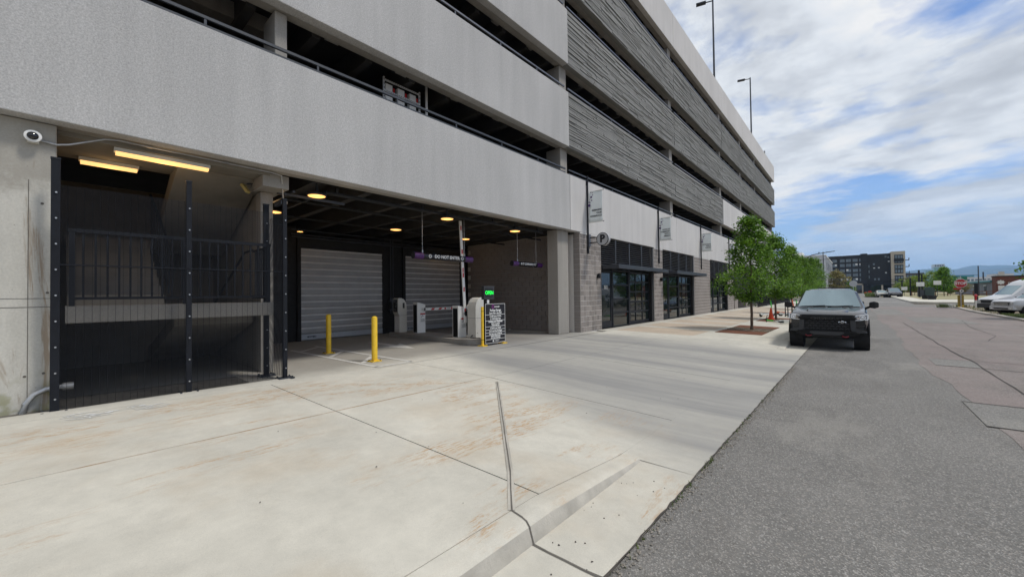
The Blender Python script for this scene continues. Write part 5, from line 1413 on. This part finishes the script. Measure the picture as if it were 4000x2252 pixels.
    bp = MB(); bp.prism([(-.66, .585), (.66, .585), (.74, .545), (.70, .47), (.56, .42), (.40, .40), (.30, .44), (-.30, .44), (-.40, .40), (-.56, .42), (-.70, .47), (-.74, .545)], 'y', -.93, -.70); bpo = bp.build('bumper', m_plastic, t, bevel=.02)
    pl = MB(); pl.prism([(-.30, .46), (.30, .46), (.40, .52), (.38, .565), (-.38, .565), (-.40, .52)], 'y', -.955, -.92); pl.build('bumper_plate', m_plastic2, bpo, bevel=.006)
    sk = MB(); sk.add([(-.42, -.90, .42), (.42, -.90, .42), (.52, -.55, .33), (-.52, -.55, .33), (-.30, -.92, .44), (.30, -.92, .44)], [(0, 1, 2, 3), (4, 5, 1, 0)]); sk.build('skid_plate', m_skid, t)
    for y in (0, 3.26):
        for sg in (-1, 1):
            ar = MB(); arch(ar, sg*.942, y, .405, sg); ar.build('wheel_arch', m_blackmat, t)
    for y in (0, 3.26):
        for sg in (-1, 1): wheel(t, sg*.825, y, .405, .275, m_plastic2, True)
    un = MB(); un.box(-.60, .60, -.5, 3.8, .36, .50); un.cyl((-.7, 0, .36), (.7, 0, .36), .06, 10); un.bar((-.35, -.3, .38), (-.62, .1, .33), .06, .05); un.bar((.35, -.3, .38), (.62, .1, .33), .06, .05); un.build('chassis', m_blackmat, t)
    return t
pickup()

suv_r = [ring(-.90, .80, .36, .88, .62, .86, .86, .80, .98), ring(-.70, .88, .34, .96, .66, .93, .96, .86, 1.08), ring(.35, .92, .32, .99, .70, .97, 1.06, .90, 1.16), ring(.48, .92, .32, .99, .70, .97, 1.08, .88, 1.18),
         ring(1.35, .92, .32, 1.0, .72, .97, 1.12, .74, 1.80), ring(1.7, .92, .32, 1.0, .72, .97, 1.12, .73, 1.87), ring(3.6, .92, .34, 1.0, .74, .97, 1.12, .73, 1.86), ring(4.05, .90, .40, .98, .76, .95, 1.12, .72, 1.78), ring(4.25, .86, .46, .95, .78, .92, 1.10, .80, 1.16)]
suv_g = [('windscreen', 3, 0, 0, .06, .94), ('side', 4, .12, .92, .0, 1.0), ('side', 5, .10, .92, .0, .30), ('side', 5, .10, .92, .34, .66), ('side', 5, .10, .92, .70, 1.0), ('rear_window', 7, 0, 0, .1, .9)]
van_r = [ring(-.95, .78, .34, .90, .62, .88, .88, .80, 1.0), ring(-.75, .88, .32, .97, .66, .95, 1.0, .88, 1.12), ring(.05, .92, .30, 1.0, .72, .98, 1.16, .90, 1.36), ring(.12, .92, .30, 1.0, .72, .98, 1.18, .90, 1.38),
         ring(.95, .94, .30, 1.01, .74, .99, 1.24, .84, 2.18), ring(1.35, .94, .30, 1.01, .74, .99, 1.26, .84, 2.48), ring(1.9, .94, .30, 1.01, .74, .99, 1.26, .84, 2.66), ring(5.6, .94, .32, 1.01, .74, .99, 1.26, .84, 2.66), ring(5.7, .93, .40, 1.0, .76, .97, 1.24, .82, 2.58)]
van_g = [('windscreen', 3, 0, 0, .04, .97), ('side', 4, .08, .50, .0, 1.0), ('side', 5, .05, .46, .0, .9)]
car_r = [ring(-.85, .72, .30, .80, .52, .79, .66, .74, .74), ring(-.6, .80, .26, .88, .56, .86, .76, .78, .86), ring(.45, .84, .24, .90, .60, .88, .86, .80, .96), ring(.55, .84, .24, .90, .60, .88, .87, .78, .98),
         ring(1.35, .84, .24, .90, .60, .88, .90, .62, 1.40), ring(1.7, .84, .24, .90, .62, .88, .90, .61, 1.45), ring(2.7, .84, .26, .90, .62, .88, .91, .61, 1.42), ring(3.35, .82, .30, .89, .64, .86, .92, .70, 1.02), ring(3.75, .78, .34, .86, .66, .82, .90, .74, .96)]
car_g = [('windscreen', 3, 0, 0, .06, .95), ('side', 4, .12, .9, .1, 1.0), ('side', 5, .12, .9, .0, .48), ('side', 5, .12, .9, .52, 1.0), ('rear_window', 6, 0, 0, .1, .9)]

def van_front(t):
    basic_front(-.95, .90, 1.25, .70, .96, .93, m_plastic2, .52, (.30, .66), lamp_y=-.85)(t)
sedan('delivery_van', 'silver high-roof van with black grille and bumper in the lot across the street', 'van', (9.30, 52.5, zr(52) + .1), R(-62), van_r, van_g, m_silver, (0, 3.6), .36, .24, van_front, trim=m_plastic2)
def suv_front(t):
    basic_front(-.92, .92, 1.08, .72, .93, .88, m_silver, .56, (.38, .66), True, lamp_y=-.84)(t)
    MB().box(-.55, .55, -.985, -.9, .42, .52).build('lower_grille', m_blackmat, t)
    bb = MB()
    for sg in (-1, 1): bb.cyl((sg*.72, -.99, .47), (sg*.72, -.96, .47), .045, 12)
    bb.build('fog_lamp', m_led, t)
sedan('parked_suv', 'silver sport utility vehicle at the right picture edge in front of the van', 'SUV', (9.05, 46.75, zr(47) + .07), R(-62), suv_r, suv_g, m_silver, (0, 2.95), .40, .27, suv_front)
sedan('parked_suv', 'white vehicle with roof rack parked behind the black pickup truck', 'SUV', (-.78, 23.6, zr(23)), 0, suv_r, suv_g, m_whitecar, (0, 2.95), .39, .26, basic_front(-.92, .92, 1.08, .72, .93, .88, m_whitecar, .56, (.38, .66)), rack=(1.6, 3.7))
sedan('parked_car', 'dark car parked far up the kerb, seen past the pickup truck', 'car', (-.55, 45, zr(45)), 0, car_r, car_g, PM('dark_blue_paint', (.02, .022, .03), .2, coat=1.0), (0, 2.7), .32, .21, basic_front(-.86, .82, .86, .48, .62, .64, m_plastic, .4, (.26, .44)))
sedan('parked_suv', 'dark blue vehicle facing us at the far end of the street', 'SUV', (5.9, 107.5, zr(108)), R(4), suv_r, suv_g, PM('navy_paint', (.022, .03, .05), .2, coat=1.0), (0, 2.95), .40, .26, basic_front(-.92, .92, 1.08, .70, .93, .88, m_plastic, .56, (.38, .66), True), grp='cars standing at the far corner')
sedan('parked_car', 'beige car half hidden beside the dark blue vehicle at the far corner', 'car', (4.2, 110.8, zr(110)), R(6), car_r, car_g, PM('beige_paint', (.42, .40, .34), .3, coat=.6), (0, 2.7), .33, .21, basic_front(-.86, .82, .86, .48, .62, .64, m_plastic, .4, (.26, .44)), grp='cars standing at the far corner')
sedan('parked_car', 'silver car on the first parking deck above the second shop front', 'car', (-9.6, 29.5, 4.93), R(-90 + 180), car_r, car_g, m_silver, (0, 2.7), .33, .21, basic_front(-.86, .82, .86, .48, .62, .64, m_plastic, .4, (.26, .44)), grp='cars on the first parking deck').scale = (1.05, 1.05, 1.22)
sedan('parked_car', 'dark car on the first parking deck above the first shop front', 'car', (-9.7, 17.6, 4.93), R(90), car_r, car_g, PM('charcoal_paint', (.035, .035, .04), .25, coat=1.0), (0, 2.7), .33, .21, basic_front(-.86, .82, .86, .48, .62, .64, m_plastic, .4, (.26, .44)), grp='cars on the first parking deck').scale = (1.05, 1.05, 1.2)
# ------------------------------------------------------------------ across the street: lot, corner, signs
b = MB(); sheet(b, [7.86, 12, 25, 60, 140], frange(-14, 61.4, 2), lambda x, y: zr(y) + .10 + .004*min(x - 7.86, 30)); struct('parking_lot', b, m_dirt)
b = MB()
rows = [[(7.64, y, zr(y) - .03), (7.645, y, zr(y) + .12), (7.86, y, zr(y) + .13), (7.87, y, zr(y) + .05)] for y in frange(-14, 61.4, 2)]
b.loft(rows, cap=False, closed=False); struct('far_kerb', b, m_curb)
sp = []
for _ in range(5200):
    x = 8.0 + abs(random.gauss(0, 1.1)); y = random.uniform(38.5, 45.5) if random.random() < .8 else random.uniform(30, 60)
    sp.append((x, y, zr(y) + .10))
blades('grass', m_grass, sp, .05, .16, .012)
plz = lambda x, y: zr(y) + .15
b = MB(); cx = lambda y: 5.45 if y > 72 else 5.45 + (72 - y)*1.0
sheet(b, lambda y: [cx(y), 9, 20, 50, 140], frange(70.2, 84, 1.2), plz)
b.loft([[(cx(y), y, plz(0, y)), (cx(y), y, plz(0, y) - .3)] for y in frange(70.2, 84, 1.2)], cap=False, closed=False); b.loft([[(x, 70.2, plz(0, 70.2)), (x, 70.2, plz(0, 70.2) - .3)] for x in (cx(70.2), 20, 140)], cap=False, closed=False); struct('corner_pavement', b, m_slab)
b = MB(); sheet(b, lambda y: [5.42, 7.6], frange(84, 262, 4), plz, -.002); b.loft([[(5.42, y, plz(0, y)), (5.42, y, plz(0, y) - .3)] for y in frange(84, 262, 4)], cap=False, closed=False); struct('far_pavement', b, m_slab)
b = MB(); sheet(b, [7.6, 20, 60, 160], frange(84, 262, 6), plz, .02); struct('park_strip', b, PM('dry_lawn', (.30, .27, .15), .98, var=.35, scale=.5))
b = MB(); sheet(b, lambda y: [7.9, 14, 40], frange(61.6, 64.0, .8), zst, .05); struct('verge_strip', b, m_dirt)
clump = []
def weed_clump(x, y, n, h, nm='weed_clump'):
    return blades(nm, m_grass, [(x + random.gauss(0, .22), y + random.gauss(0, .22), zr(y) + .08) for _ in range(n)], h*.4, h, .012)
weed_clump(6.7, 58.8, 260, .5); weed_clump(8.0, 59.6, 260, .45); weed_clump(9.0, 58.3, 120, .35)

t = thing('stop_sign', 'red octagonal STOP sign on a steel post at the corner', 'sign', (7.9, 58.7, zr(58.7) + .1))
bb = MB(); bb.box(7.87, 7.93, 58.72, 58.76, -.2, 2.9); ps = bb.build('post', m_galv, t)
oc = lambda r_: [(7.9 + r_*math.cos(PI/8 + k*PI/4), 2.17 + r_*math.sin(PI/8 + k*PI/4)) for k in range(8)]
b1 = MB(); b1.prism(oc(.455), 'y', 58.69, 58.70); sg_ = b1.build('sign_plate', m_sticker, t)
b1 = MB(); b1.prism(oc(.422), 'y', 58.680, 58.688); b1.build('red_face', m_red, sg_)
text('STOP', .365, m_sticker, sg_, (7.9, 58.672, 2.17), FACE_MY, bold=.012, sx=.85)
MB().box(7.42, 7.92, 58.71, 58.715, 1.55, 1.72).build('rider_plate', m_red, t)
bb = MB(); bb.lathe([(0, 0), (.14, 0), (.14, .02), (0, .02)], (7.95, 58.66, 1.42), 'y', 16); wp = bb.build('small_disc_sign', m_sticker, t); MB().lathe([(0, -.002), (.07, -.002)], (7.95, 58.66, 1.42), 'y', 12).build('disc_print', m_ink, wp)
t = thing('marker_drum', 'yellow and black striped marker post wrapped round the stop sign foot', 'traffic marker', (7.9, 59.9, zr(59.9) + .08))
bb = MB(); bb.box(7.69, 8.11, 58.85, 58.95, zr(58.9) + .1, .98); pb = bb.build('panel', PM('hazard_yellow', (.62, .42, .05), .6), t)
bb = MB()
for k in range(6):
    z = -.08 + k*.19;bb.add([(7.69, 58.84, z), (8.11, 58.84, z + .18), (8.11, 58.84, z + .27), (7.69, 58.84, z + .09)], [(0, 1, 2, 3)])
bb.build('hazard_stripe', m_ink, pb)
t = thing('marker_post', 'white marker post with red top beside the striped marker', 'marker post', (8.75, 58.0, zr(58) + .1))
bb = MB(); bb.cyl((8.75, 58, -.2), (8.75, 58, .52), .07, 14); bb.build('post', m_white, t, smooth=True)
bb = MB(); bb.lathe([(.075, .52), (.075, .86), (.115, .88), (.115, 1.0), (.07, 1.06), (0, 1.10)], (8.75, 58, 0), 'z', 16); bb.build('red_cap', m_redtape, t, smooth=True)
bb = MB(); bb.box(10.28, 10.56, 68.7, 68.9, -.1, 2.25); tag(bb.build('dark_post', m_blackmat), 'square dark post standing before the grey-blue building', 'post')

# green street-name sign on its mast
t = thing('street_name_sign', 'green street name sign hung above the grey-blue building roof', 'sign', (16.2, 120.3, .1))
bb = MB(); bb.cyl((18.6, 120.4, .1), (18.6, 120.4, 6.2), .09, 8); bb.build('post', m_char, t)
pl = MB().box(14.85, 17.1, 120.28, 120.33, 3.5, 4.15).build('sign_plate', PM('sign_green', (.01, .16, .10), .5), t); text('35th', .55, m_sticker, pl, (15.97, 120.26, 3.83), FACE_MY, sx=.9)
MB().bar((18.6, 120.4, 4.4), (14.3, 120.4, 4.4), .07, .07).build('arm', m_char, t)

# poles along the far pavement
for x, y, h, lab_ in ((8.6, 100.4, 5.05, 'tallest dark pole at the far corner, nearest the utility box'), (10.9, 122.3, 4.95, 'second dark pole just right of the tallest one'), (9.0, 120.7, 4.15, 'dark pole with a cross arm left of the utility box'), (8.1, 126.5, 3.75, 'slim dark pole beside the far dark blue vehicle')):
    t = thing('utility_pole', lab_, 'pole', (x, y, .1), group='dark poles along the far pavement')
    bb = MB(); bb.box(x - .12, x + .12, y - .12, y + .12, .1, h); bb.build('pole', m_black, t)
    if h < 4.5: bb = MB(); bb.bar((x - 3.2, y, h - .3), (x + .2, y, h - .1), .12, .12); bb.build('arm', m_black, t)
for x, y, z, lab_ in ((8.4, 126.0, 1.9, 'small pale sign plate on the slim pole'), (8.7, 100.2, 2.55, 'small pale sign plate on the tallest pole'), (11.6, 108, 2.85, 'small pale sign plate right of the poles')):
    t = thing('sign_plate', lab_, 'sign', (x, y, .1), group='small pale signs by the park')
    bb = MB(); bb.box(x - .5, x + .5, y - .32, y - .28, z - .38, z + .38); bb.build('plate', m_sticker, t); bb = MB(); bb.cyl((x, y - .25, .1), (x, y - .25, z), .04, 6); bb.build('post', m_char, t)
t = thing('utility_cabinet', 'dark green double utility cabinet by the poles', 'utility box', (10.0, 108, .25))
MB().box(9.0, 9.9, 107.5, 108.4, .2, 1.55).build('low_cabinet', m_char, t, bevel=.03); MB().box(9.95, 11.2, 107.4, 108.5, .2, 2.0).build('tall_cabinet', PM('cabinet_green', (.035, .06, .055), .6), t, bevel=.03)
for x, y, lab_ in ((8.15, 87.0, 'round dark planter tub farther back at the corner'), (8.5, 84.2, 'round dark planter tub nearer at the corner')):
    t = thing('planter_tub', lab_, 'planter', (x, y, plz(x, y)), group='planter tubs at the corner', world=False)
    bb = MB(); bb.lathe([(.40, 0), (.52, .50), (.56, .52), (.56, .58), (.48, .58), (.46, .48), (0, .48)], n=20); bb.build('tub', m_blackmat, t, smooth=True)
t = thing('disc_sign', 'pale round sign seen from behind above the pickup roof', 'sign', (-.2, 79.5, .1))
bb = MB(); bb.cyl((-.2, 79.52, .05), (-.2, 79.52, 2.6), .04, 8); bb.build('post', m_galv, t); bb = MB(); bb.lathe([(0, 0), (.48, 0), (.48, .02), (0, .02)], (-.2, 79.46, 2.62), 'y', 20); bb.build('plate', m_galv, t)
t = thing('park_fence', 'low rust-coloured rail fence in front of the park trees', 'fence', (20, 118, .3))
for k in range(16):
    x = 9 + k*1.7; MB().box(x - .06, x + .06, 117.95, 118.05, .2, 1.2).build('post', m_rust, t)
bb = MB()
for z in (.6, 1.1): bb.box(9, 34.6, 117.97, 118.03, z - .05, z + .05)
bb.build('rail', m_rust, t)

# mid-distance trees
cr3 = crown_mesh('crown', 3.6, 1.9, m_leaf2, 21, 170, 26, .17, 'ball'); cr4 = crown_mesh('crown', 3.3, 1.6, m_leaf3, 22, 150, 24, .16, 'ball'); cr5 = crown_mesh('crown', 3.6, 1.7, m_leaf, 23, 170, 26, .17, 'cone')
GP = 'young trees in the park beyond the corner'
for k, (x, y, s, cr, lab_) in enumerate(((10.6, 133, 1.0, cr3, 'yellow-green park tree left of the tallest dark pole'), (13.2, 128, 1.15, cr3, 'yellow-green park tree behind the tallest dark pole'), (13.5, 117, 1.28, cr5, 'fullest green park tree right of the utility cabinet'), (17.4, 128, .85, cr4, 'greyish bare-looking park tree before the far buildings'), (8.6, 140, .7, cr3, 'small yellow-green tree behind the beige car'), (15.6, 127, .62, cr5, 'small green tree at the left end of the grey-blue building'))):
    tree('park_tree', lab_, (x, y, .25), cr, 1.3, 3.2, 1.5, GP, k, s, .9, 30 + k)
tree('olive_tree', 'olive-brown tree against the dark apartment building', (-4.6, 165, .1), cr4, 1.4, 3.6, 1.6, 'trees before the apartment building', .3, 2.0, .6, 41)
tree('green_tree', 'round green tree at the foot of the dark apartment building', (-1.2, 175, .1), cr5, 1.4, 3.4, 1.5, 'trees before the apartment building', 1.3, 1.1, .6, 42)
tree('green_tree', 'green tree leaning in at the right picture edge', (10.0, 41.8, zr(42)), cr5, 2.4, 3.4, 1.5, None, 1.0, 1.0, 2.2, 43)
t = thing('flower_bed', 'rough planted bed on the far left kerb corner', 'planting', (3.2, 118, .1)); 
bb = MB(); sheet(bb, [1.6, 2.6, 3.8], frange(112, 128, 2), zst, .12); bb.build('soil_bed', m_dirt, t)
o = blades('leaves', m_grass, [(random.uniform(1.7, 3.7), random.uniform(112, 128), .2) for _ in range(500)], .4, 1.1, .05); o.parent = t; o.location = -WL[t.name]

# ------------------------------------------------------------------ buildings
t = thing('white_warehouse', 'white corrugated building rising behind the street trees', 'building', (-20, 150, .1))
m_corr = PM('white_corrugated_metal', (.56, .57, .60), .5, var=.05); m_grayw = PM('grey_base_wall', (.27, .27, .28), .8)
MB().box(-40, -6.5, 149.5, 196, .1, 12.1).build('wall', m_corr, t); MB().box(-40, -6.45, 149.44, 196.0, .1, 6.2).build('base_wall', m_grayw, t)
bb = MB()
for k in range(56): bb.box(-39.9 + k*.6, -39.84 + k*.6, 149.46, 149.5, 6.25, 12.0)
for k in range(76): bb.box(-6.5, -6.47, 149.8 + k*.6, 149.86 + k*.6, 6.25, 12.0)
o = bb.build('wall_rib', PM('rib_white', (.45, .46, .48), .5), t); o['kind'] = 'stuff'
MB().box(-40.2, -6.35, 149.3, 196.2, 12.1, 12.35).build('parapet', m_white, t); MB().box(-16.5, -12.2, 152, 158, 12.35, 13.6).build('roof_unit', m_offwhite, t)
for k in range(4):
    y = 156 + k*9; MB().box(-6.49, -6.42, y, y + 1.2, 8, 10.4).build('window', m_carglass, t)

t = thing('apartment_building', 'six-storey black brick apartment building with pale corner bay', 'building', (2, 264, .1))
m_brickblk = PM('black_brick', (.020, .020, .024), .85, var=.25, scale=2); m_tanb = PM('pale_cast_stone', (.42, .37, .30), .85, var=.06); m_frame = PM('window_frame', (.09, .095, .10), .6)
WX0, WX1, YF = -30.0, 13.2, 264.0
MB().box(WX0, WX1, YF, YF + 20, -.3, 19.2).build('wall', m_brickblk, t); MB().box(2.3, 4.9, YF - .4, YF + 19, 4.5, 19.9).build('stair_tower', m_brickblk, t)
MB().box(WX0 - .1, WX1, YF - .12, YF + 20.1, 19.2, 19.4).build('parapet', m_frame, t)
ax = lambda a: -9.9 + (a - 25)*.01577
bz = lambda b_: 19.2 - (b_ - 240)*.0218
wm = MB().box(-.5, .5, -.10, .02, -.78, .78).mesh('window', m_frame); gm = MB().box(-.40, .40, -.13, -.10, .05, .70).box(-.40, .40, -.13, -.10, -.70, -.03).mesh('pane', m_glassl)
blind = MB().box(-.40, .40, -.135, -.131, -.05, .70).mesh('blind', m_sticker)
def window(x, z, sx=1, sz=1, bl=False):
    o = MB().build('window', None, t, mesh=wm); o.location = Vector((x, YF, z)) - WL[t.name]; o.scale = (sx, 1, sz); WL.pop(o.name, None)
    p = MB().build('pane', None, o, mesh=gm)
    if bl: MB().build('blind', None, o, mesh=blind)
for r_, bb_ in enumerate((350, 460, 585, 690, 800)):
    for c, a in enumerate((-275, -215, -110, -50, 130, 190, 325, 383, 475, 537, 638, 700, 797, 862)):
        if r_ == 4 and 300 < a < 600: pass
        window(ax(a), bz(bb_), 1, 1, random.random() < .16)
for a, bb_ in ((1115, 552), (1222, 548), (1380, 665), (1448, 415)): window(ax(a), bz(bb_), .75, .45, True)
for a in (995,):
    for bb_ in (505, 625, 750): window(ax(a), bz(bb_), .4, .85)
for a, bb_ in ((1215, 800), (1380, 300), (1440, 320), (1110, 460), (1130, 800)): window(ax(a), bz(bb_), .7, .6)
# pale corner bay with balconies
MB().box(13.21, 18.1, 261.8, 284, -.3, 19.95).build('corner_bay', m_tanb, t)
for z0, z1 in ((14.2, 18.4), (9.4, 13.6), (4.2, 8.5)):
    o = MB().box(14.35, 17.35, 261.70, 261.82, z0, z1).build('window', m_brickblk, t, label='large dark bay window')
    for k in range(3):
        for j in range(2): MB().box(14.62 + k*.95, 15.28 + k*.95, 261.66, 261.70, z0 + .35 + j*2.05, z0 + 1.85 + j*2.05).build('pane', m_glassl, o)
for z in (15.6, 12.5, 9.3):
    bl = MB().box(18.1, 19.5, 262.5, 265.5, z, z + .2).build('balcony', m_black, t); MB().box(19.42, 19.5, 262.5, 265.5, z + .2, z + 1.2).build('balcony_rail', m_black, bl)
bl = MB().box(14.2, 17.6, 260.8, 261.7, 15.1, 15.3).build('balcony', m_black, t); bb = MB(); bb.box(14.2, 17.6, 260.8, 260.86, 15.3, 16.3)
bb.build('balcony_rail', m_black, bl)
en = MB().box(-.2, .35, 263.2, 264.0, -.3, 4.9); en.box(2.6, 3.1, 263.2, 264.0, -.3, 4.9); en.box(-.2, 3.1, 263.2, 264.0, 4.3, 4.95); en.build('entrance_frame', m_tanb, t)
MB().box(.35, 2.6, 263.5, 263.96, -.3, 4.3).build('entrance_door', m_carglass, t)
MB().box(4.6, 18.0, 260.5, 263.9, 4.05, 4.4).build('entrance_canopy', m_black, t); MB().box(9.6, 10.2, 260.6, 261.1, -.3, 4.05).build('canopy_pillar', m_tanb, t); MB().box(5.8, 9.5, 263.7, 263.97, .2, 3.8).build('shop_window', m_carglass, t)
t = thing('no_entry_sign', 'tiny red round sign between orange boards before the apartment building', 'sign', (1.6, 150, .1))
bb = MB(); bb.lathe([(0, 0), (.45, 0), (.45, .02), (0, .02)], (3.1, 150, 1.0), 'y', 16); bb.build('plate', m_red, t); MB().box(2.0, 2.5, 150, 150.03, .5, 1.1).build('orange_board', m_orange, t); MB().cyl((3.1, 150.05, .1), (3.1, 150.05, 1), .04, 6).build('post', m_galv, t)
t = thing('barricade_frame', 'yellow barricade frame at the far right kerb', 'barricade', (5.2, 118, .2))  # barricade with yellow legs and a cross board
bb = MB(); bb.box(4.2, 6.0, 117, 117.1, .75, .95); bb.box(4.3, 4.42, 117, 117.1, .1, 1.0); bb.box(5.7, 5.82, 117, 117.1, .1, 1.0); bb.build('frame', m_yellow, t)

t = thing('blue_grey_building', 'low grey-blue building with teal roof edge behind the stop sign', 'building', (24, 148, .1))
m_bg = PM('grey_blue_wall', (.20, .215, .25), .85, var=.08); m_teal = PM('teal_fascia', (.06, .25, .32), .5)
MB().box(21.0, 34, 124, 164, -.5, 2.95).build('wall', m_bg, t); rf = MB().box(20.6, 34.3, 123.95, 164.4, 2.96, 3.28).build('roof_fascia', m_teal, t); MB().box(20.7, 34.2, 123.96, 164.3, 3.281, 3.42).build('roof_edge', m_white, rf)
for y in (129, 139, 151):
    wn = MB().box(20.93, 20.99, y, y + 1.6, .95, 2.2).build('window', m_glassl, t); MB().box(20.85, 20.98, y - .2, y + 1.8, .78, .94).build('sill', m_white, wn); MB().box(20.85, 20.98, y - .2, y + 1.8, 2.21, 2.36).build('lintel', m_white, wn)
t = thing('brick_building', 'dark red brick building with a white flower emblem at the right edge', 'building', (30, 122, .1))
m_br = PM('red_brick', (.135, .048, .034), .9, var=.25, scale=5)
MB().box(20.9, 48, 120.9, 123.9, -.5, 3.95).build('wall', m_br, t); MB().box(20.8, 48.1, 120.8, 123.94, 3.951, 4.12).build('parapet', m_blackmat, t)
em = MB()
for k in range(8):
    a = k*PI/4; c = Vector((21.5, 120.87, 2.85)); p = c + Vector((.58*math.cos(a), 0, .50*math.sin(a))); s = Vector((-.14*math.sin(a), 0, .14*math.cos(a))); m_ = c.lerp(p, .55)
    em.add([c, m_ + s, p, m_ - s], [(0, 1, 2, 3)])
em.build('flower_emblem', m_sticker, t)
text('DENVER', .52, m_sticker, t, (23.35, 120.87, 2.62), FACE_MY, bold=.01); MB().box(22.3, 25.4, 120.86, 120.89, 2.16, 2.21).build('white_rule', m_sticker, t)
MB().box(21.15, 21.95, 120.85, 120.89, 1.35, 2.2).build('notice_board', m_sticker, t)

# far skyline
def block_bldg(name, lab_, x0, x1, y0, d, z1, m, nx, nz, wm_=m_glassl, grp='distant city blocks', roof=None):
    t = thing(name, lab_, 'building', ((x0+x1)/2, y0, .1), group=grp)
    MB().box(x0, x1, y0, y0 + d, -1, z1).build('wall', m, t)
    if roof: MB().box(x0 - .4, x1 + .4, y0 - .4, y0 + d + .4, z1 + .001, z1 + roof[1]).build('roof', roof[0], t)
    if nx:
        px_, pz = (x1 - x0)/nx, (z1 - 2)/nz; me = MB().box(-px_*.31, px_*.31, -.12, .02, -pz*.27, pz*.27).mesh('window', wm_)
        for i in range(nx):
            for j in range(nz):
                o = MB().build('window', None, t, mesh=me); o.location = Vector((x0 + (i + .5)*px_, y0, 1.6 + (j + .5)*pz)) - WL[t.name]; WL.pop(o.name, None)
    return t
m_dkb = PM('dark_cladding', (.06, .055, .06), .8); m_redb = PM('brown_brick', (.20, .10, .075), .9); m_beige = PM('beige_render', (.50, .46, .38), .85); m_pale = PM('pale_render', (.60, .60, .58), .8); m_slate = PM('slate_roof', (.075, .06, .075), .8)
block_bldg('distant_block', 'dark flat-roofed block right of the apartment building', 22.8, 30.4, 330, 25, 11.4, m_dkb, 5, 3)
block_bldg('distant_block', 'brown brick block in front of the dark flat-roofed one', 21.4, 27.6, 310, 10, 8.4, m_redb, 5, 2)
block_bldg('distant_block', 'beige block with dark windows right of the glass tower', 45.5, 50.0, 420, 15, 10.4, m_beige, 5, 3, m_carglass)
block_bldg('distant_block', 'dark brown gabled block beside the beige one', 50.6, 55.2, 430, 18, 10.0, m_dkb, 4, 3, m_pale, roof=(m_slate, 1.3))
block_bldg('distant_block', 'pale block with teal roof behind the street name sign', 56.2, 65.5, 440, 18, 10.6, m_beige, 6, 3, m_carglass, roof=(m_teal, 1.1))
block_bldg('distant_block', 'long white block above the grey-blue building', 58, 73, 424, 14, 9.9, m_pale, 8, 2)
block_bldg('distant_block', 'white block with a lift tower above the brick building', 80, 90, 470, 20, 12.9, m_pale, 5, 2)
t = block_bldg('distant_block', 'tan stub tower on the skyline', 82.6, 84.6, 465, 6, 14.4, m_beige, 0, 0)
bb = MB(); bb.cyl((52.7, 330, 0), (52.7, 330, 10.8), .3, 8); tag(bb.build('chimney_stack', m_char), 'thin dark chimney on the skyline above the grey-blue building', 'chimney')
t = thing('glass_tower', 'pale teal glass office tower in two steps on the skyline', 'building', (137, 1310, .1))
m_tw = PM('tower_glass', (.20, .36, .38), .3, var=.1, scale=.05); m_tf = PM('tower_frame', (.50, .56, .58), .6)
MB().box(122, 137, 1300, 1330, -2, 45).build('low_wing', m_tw, t); hw = MB().box(135.5, 153, 1305, 1340, -2, 52).build('high_wing', m_tw, t); cw = MB().box(135.5, 152.8, 1304, 1339, 52.01, 58.5).build('crown_screen', m_tf, t)
for k in range(4): MB().box(137.5 + k*3.7, 139.6 + k*3.7, 1303.8, 1304.0, 53.5, 57).build('opening', m_dkb, cw)
for k in range(11): MB().box(135.45, 153.05, 1304.6, 1305, 2 + k*4.5, 2.5 + k*4.5).build('floor_band', m_tf, hw)

# mountains on the horizon
def ridge(y, pts, mat, name):
    bb = MB(); rows = []; rnd = random.Random(int(y))
    xs = np.linspace(pts[0][0], pts[-1][0], 90)
    base = np.interp(xs, [p[0] for p in pts], [p[1] for p in pts])
    front, mid, top, back = [], [], [], []
    for x, h in zip(xs, base):
        h2 = h * (1 + .035*math.sin(x*.006) + .03*math.sin(x*.017 + 1) + rnd.uniform(-.012, .012)); j = rnd.uniform(-150, 150)
        front.append((x, y - 1400, -1.5)); mid.append((x + j, y - 600 + j, h2*rnd.uniform(.38, .62))); top.append((x, y, h2)); back.append((x, y + 1500, -1.5))
    bb.loft([front, mid, top, back], cap=False, closed=False)
    return struct(name, bb, mat, smooth=180)
m_mt = PM('forested_mountain', (.035, .055, .06), .95, var=.2, scale=.004); 
ridge(8200, [(-2500, 60), (0, 230), (600, 290), (900, 300), (1200, 255), (1500, 262), (1900, 300), (2600, 290), (4200, 200)], m_mt, 'mountain_range')
ridge(10500, [(-3000, 60), (0, 120), (900, 230), (1300, 330), (1650, 428), (2000, 400), (2400, 430), (3000, 440), (4200, 410), (6000, 200)], m_mt, 'mountain_range')
# ------------------------------------------------------------------ air between here and the mountains
m_haze = bpy.data.materials.new('haze'); m_haze.use_nodes = True; _t = m_haze.node_tree; _t.nodes.clear()
_o = _t.nodes.new('ShaderNodeOutputMaterial'); _v = _t.nodes.new('ShaderNodeVolumePrincipled'); _t.links.new(_v.outputs[0], _o.inputs['Volume'])
_v.inputs['Color'].default_value = (.40, .66, 1.0, 1); _v.inputs['Density'].default_value = 0.00010; _v.inputs['Anisotropy'].default_value = 0.0
hz_ = MB().box(-7050, 7050, -320, 12100, -3.0, 520).build('haze', m_haze); hz_['kind'] = 'stuff'
SC.cycles.volume_bounces = 1
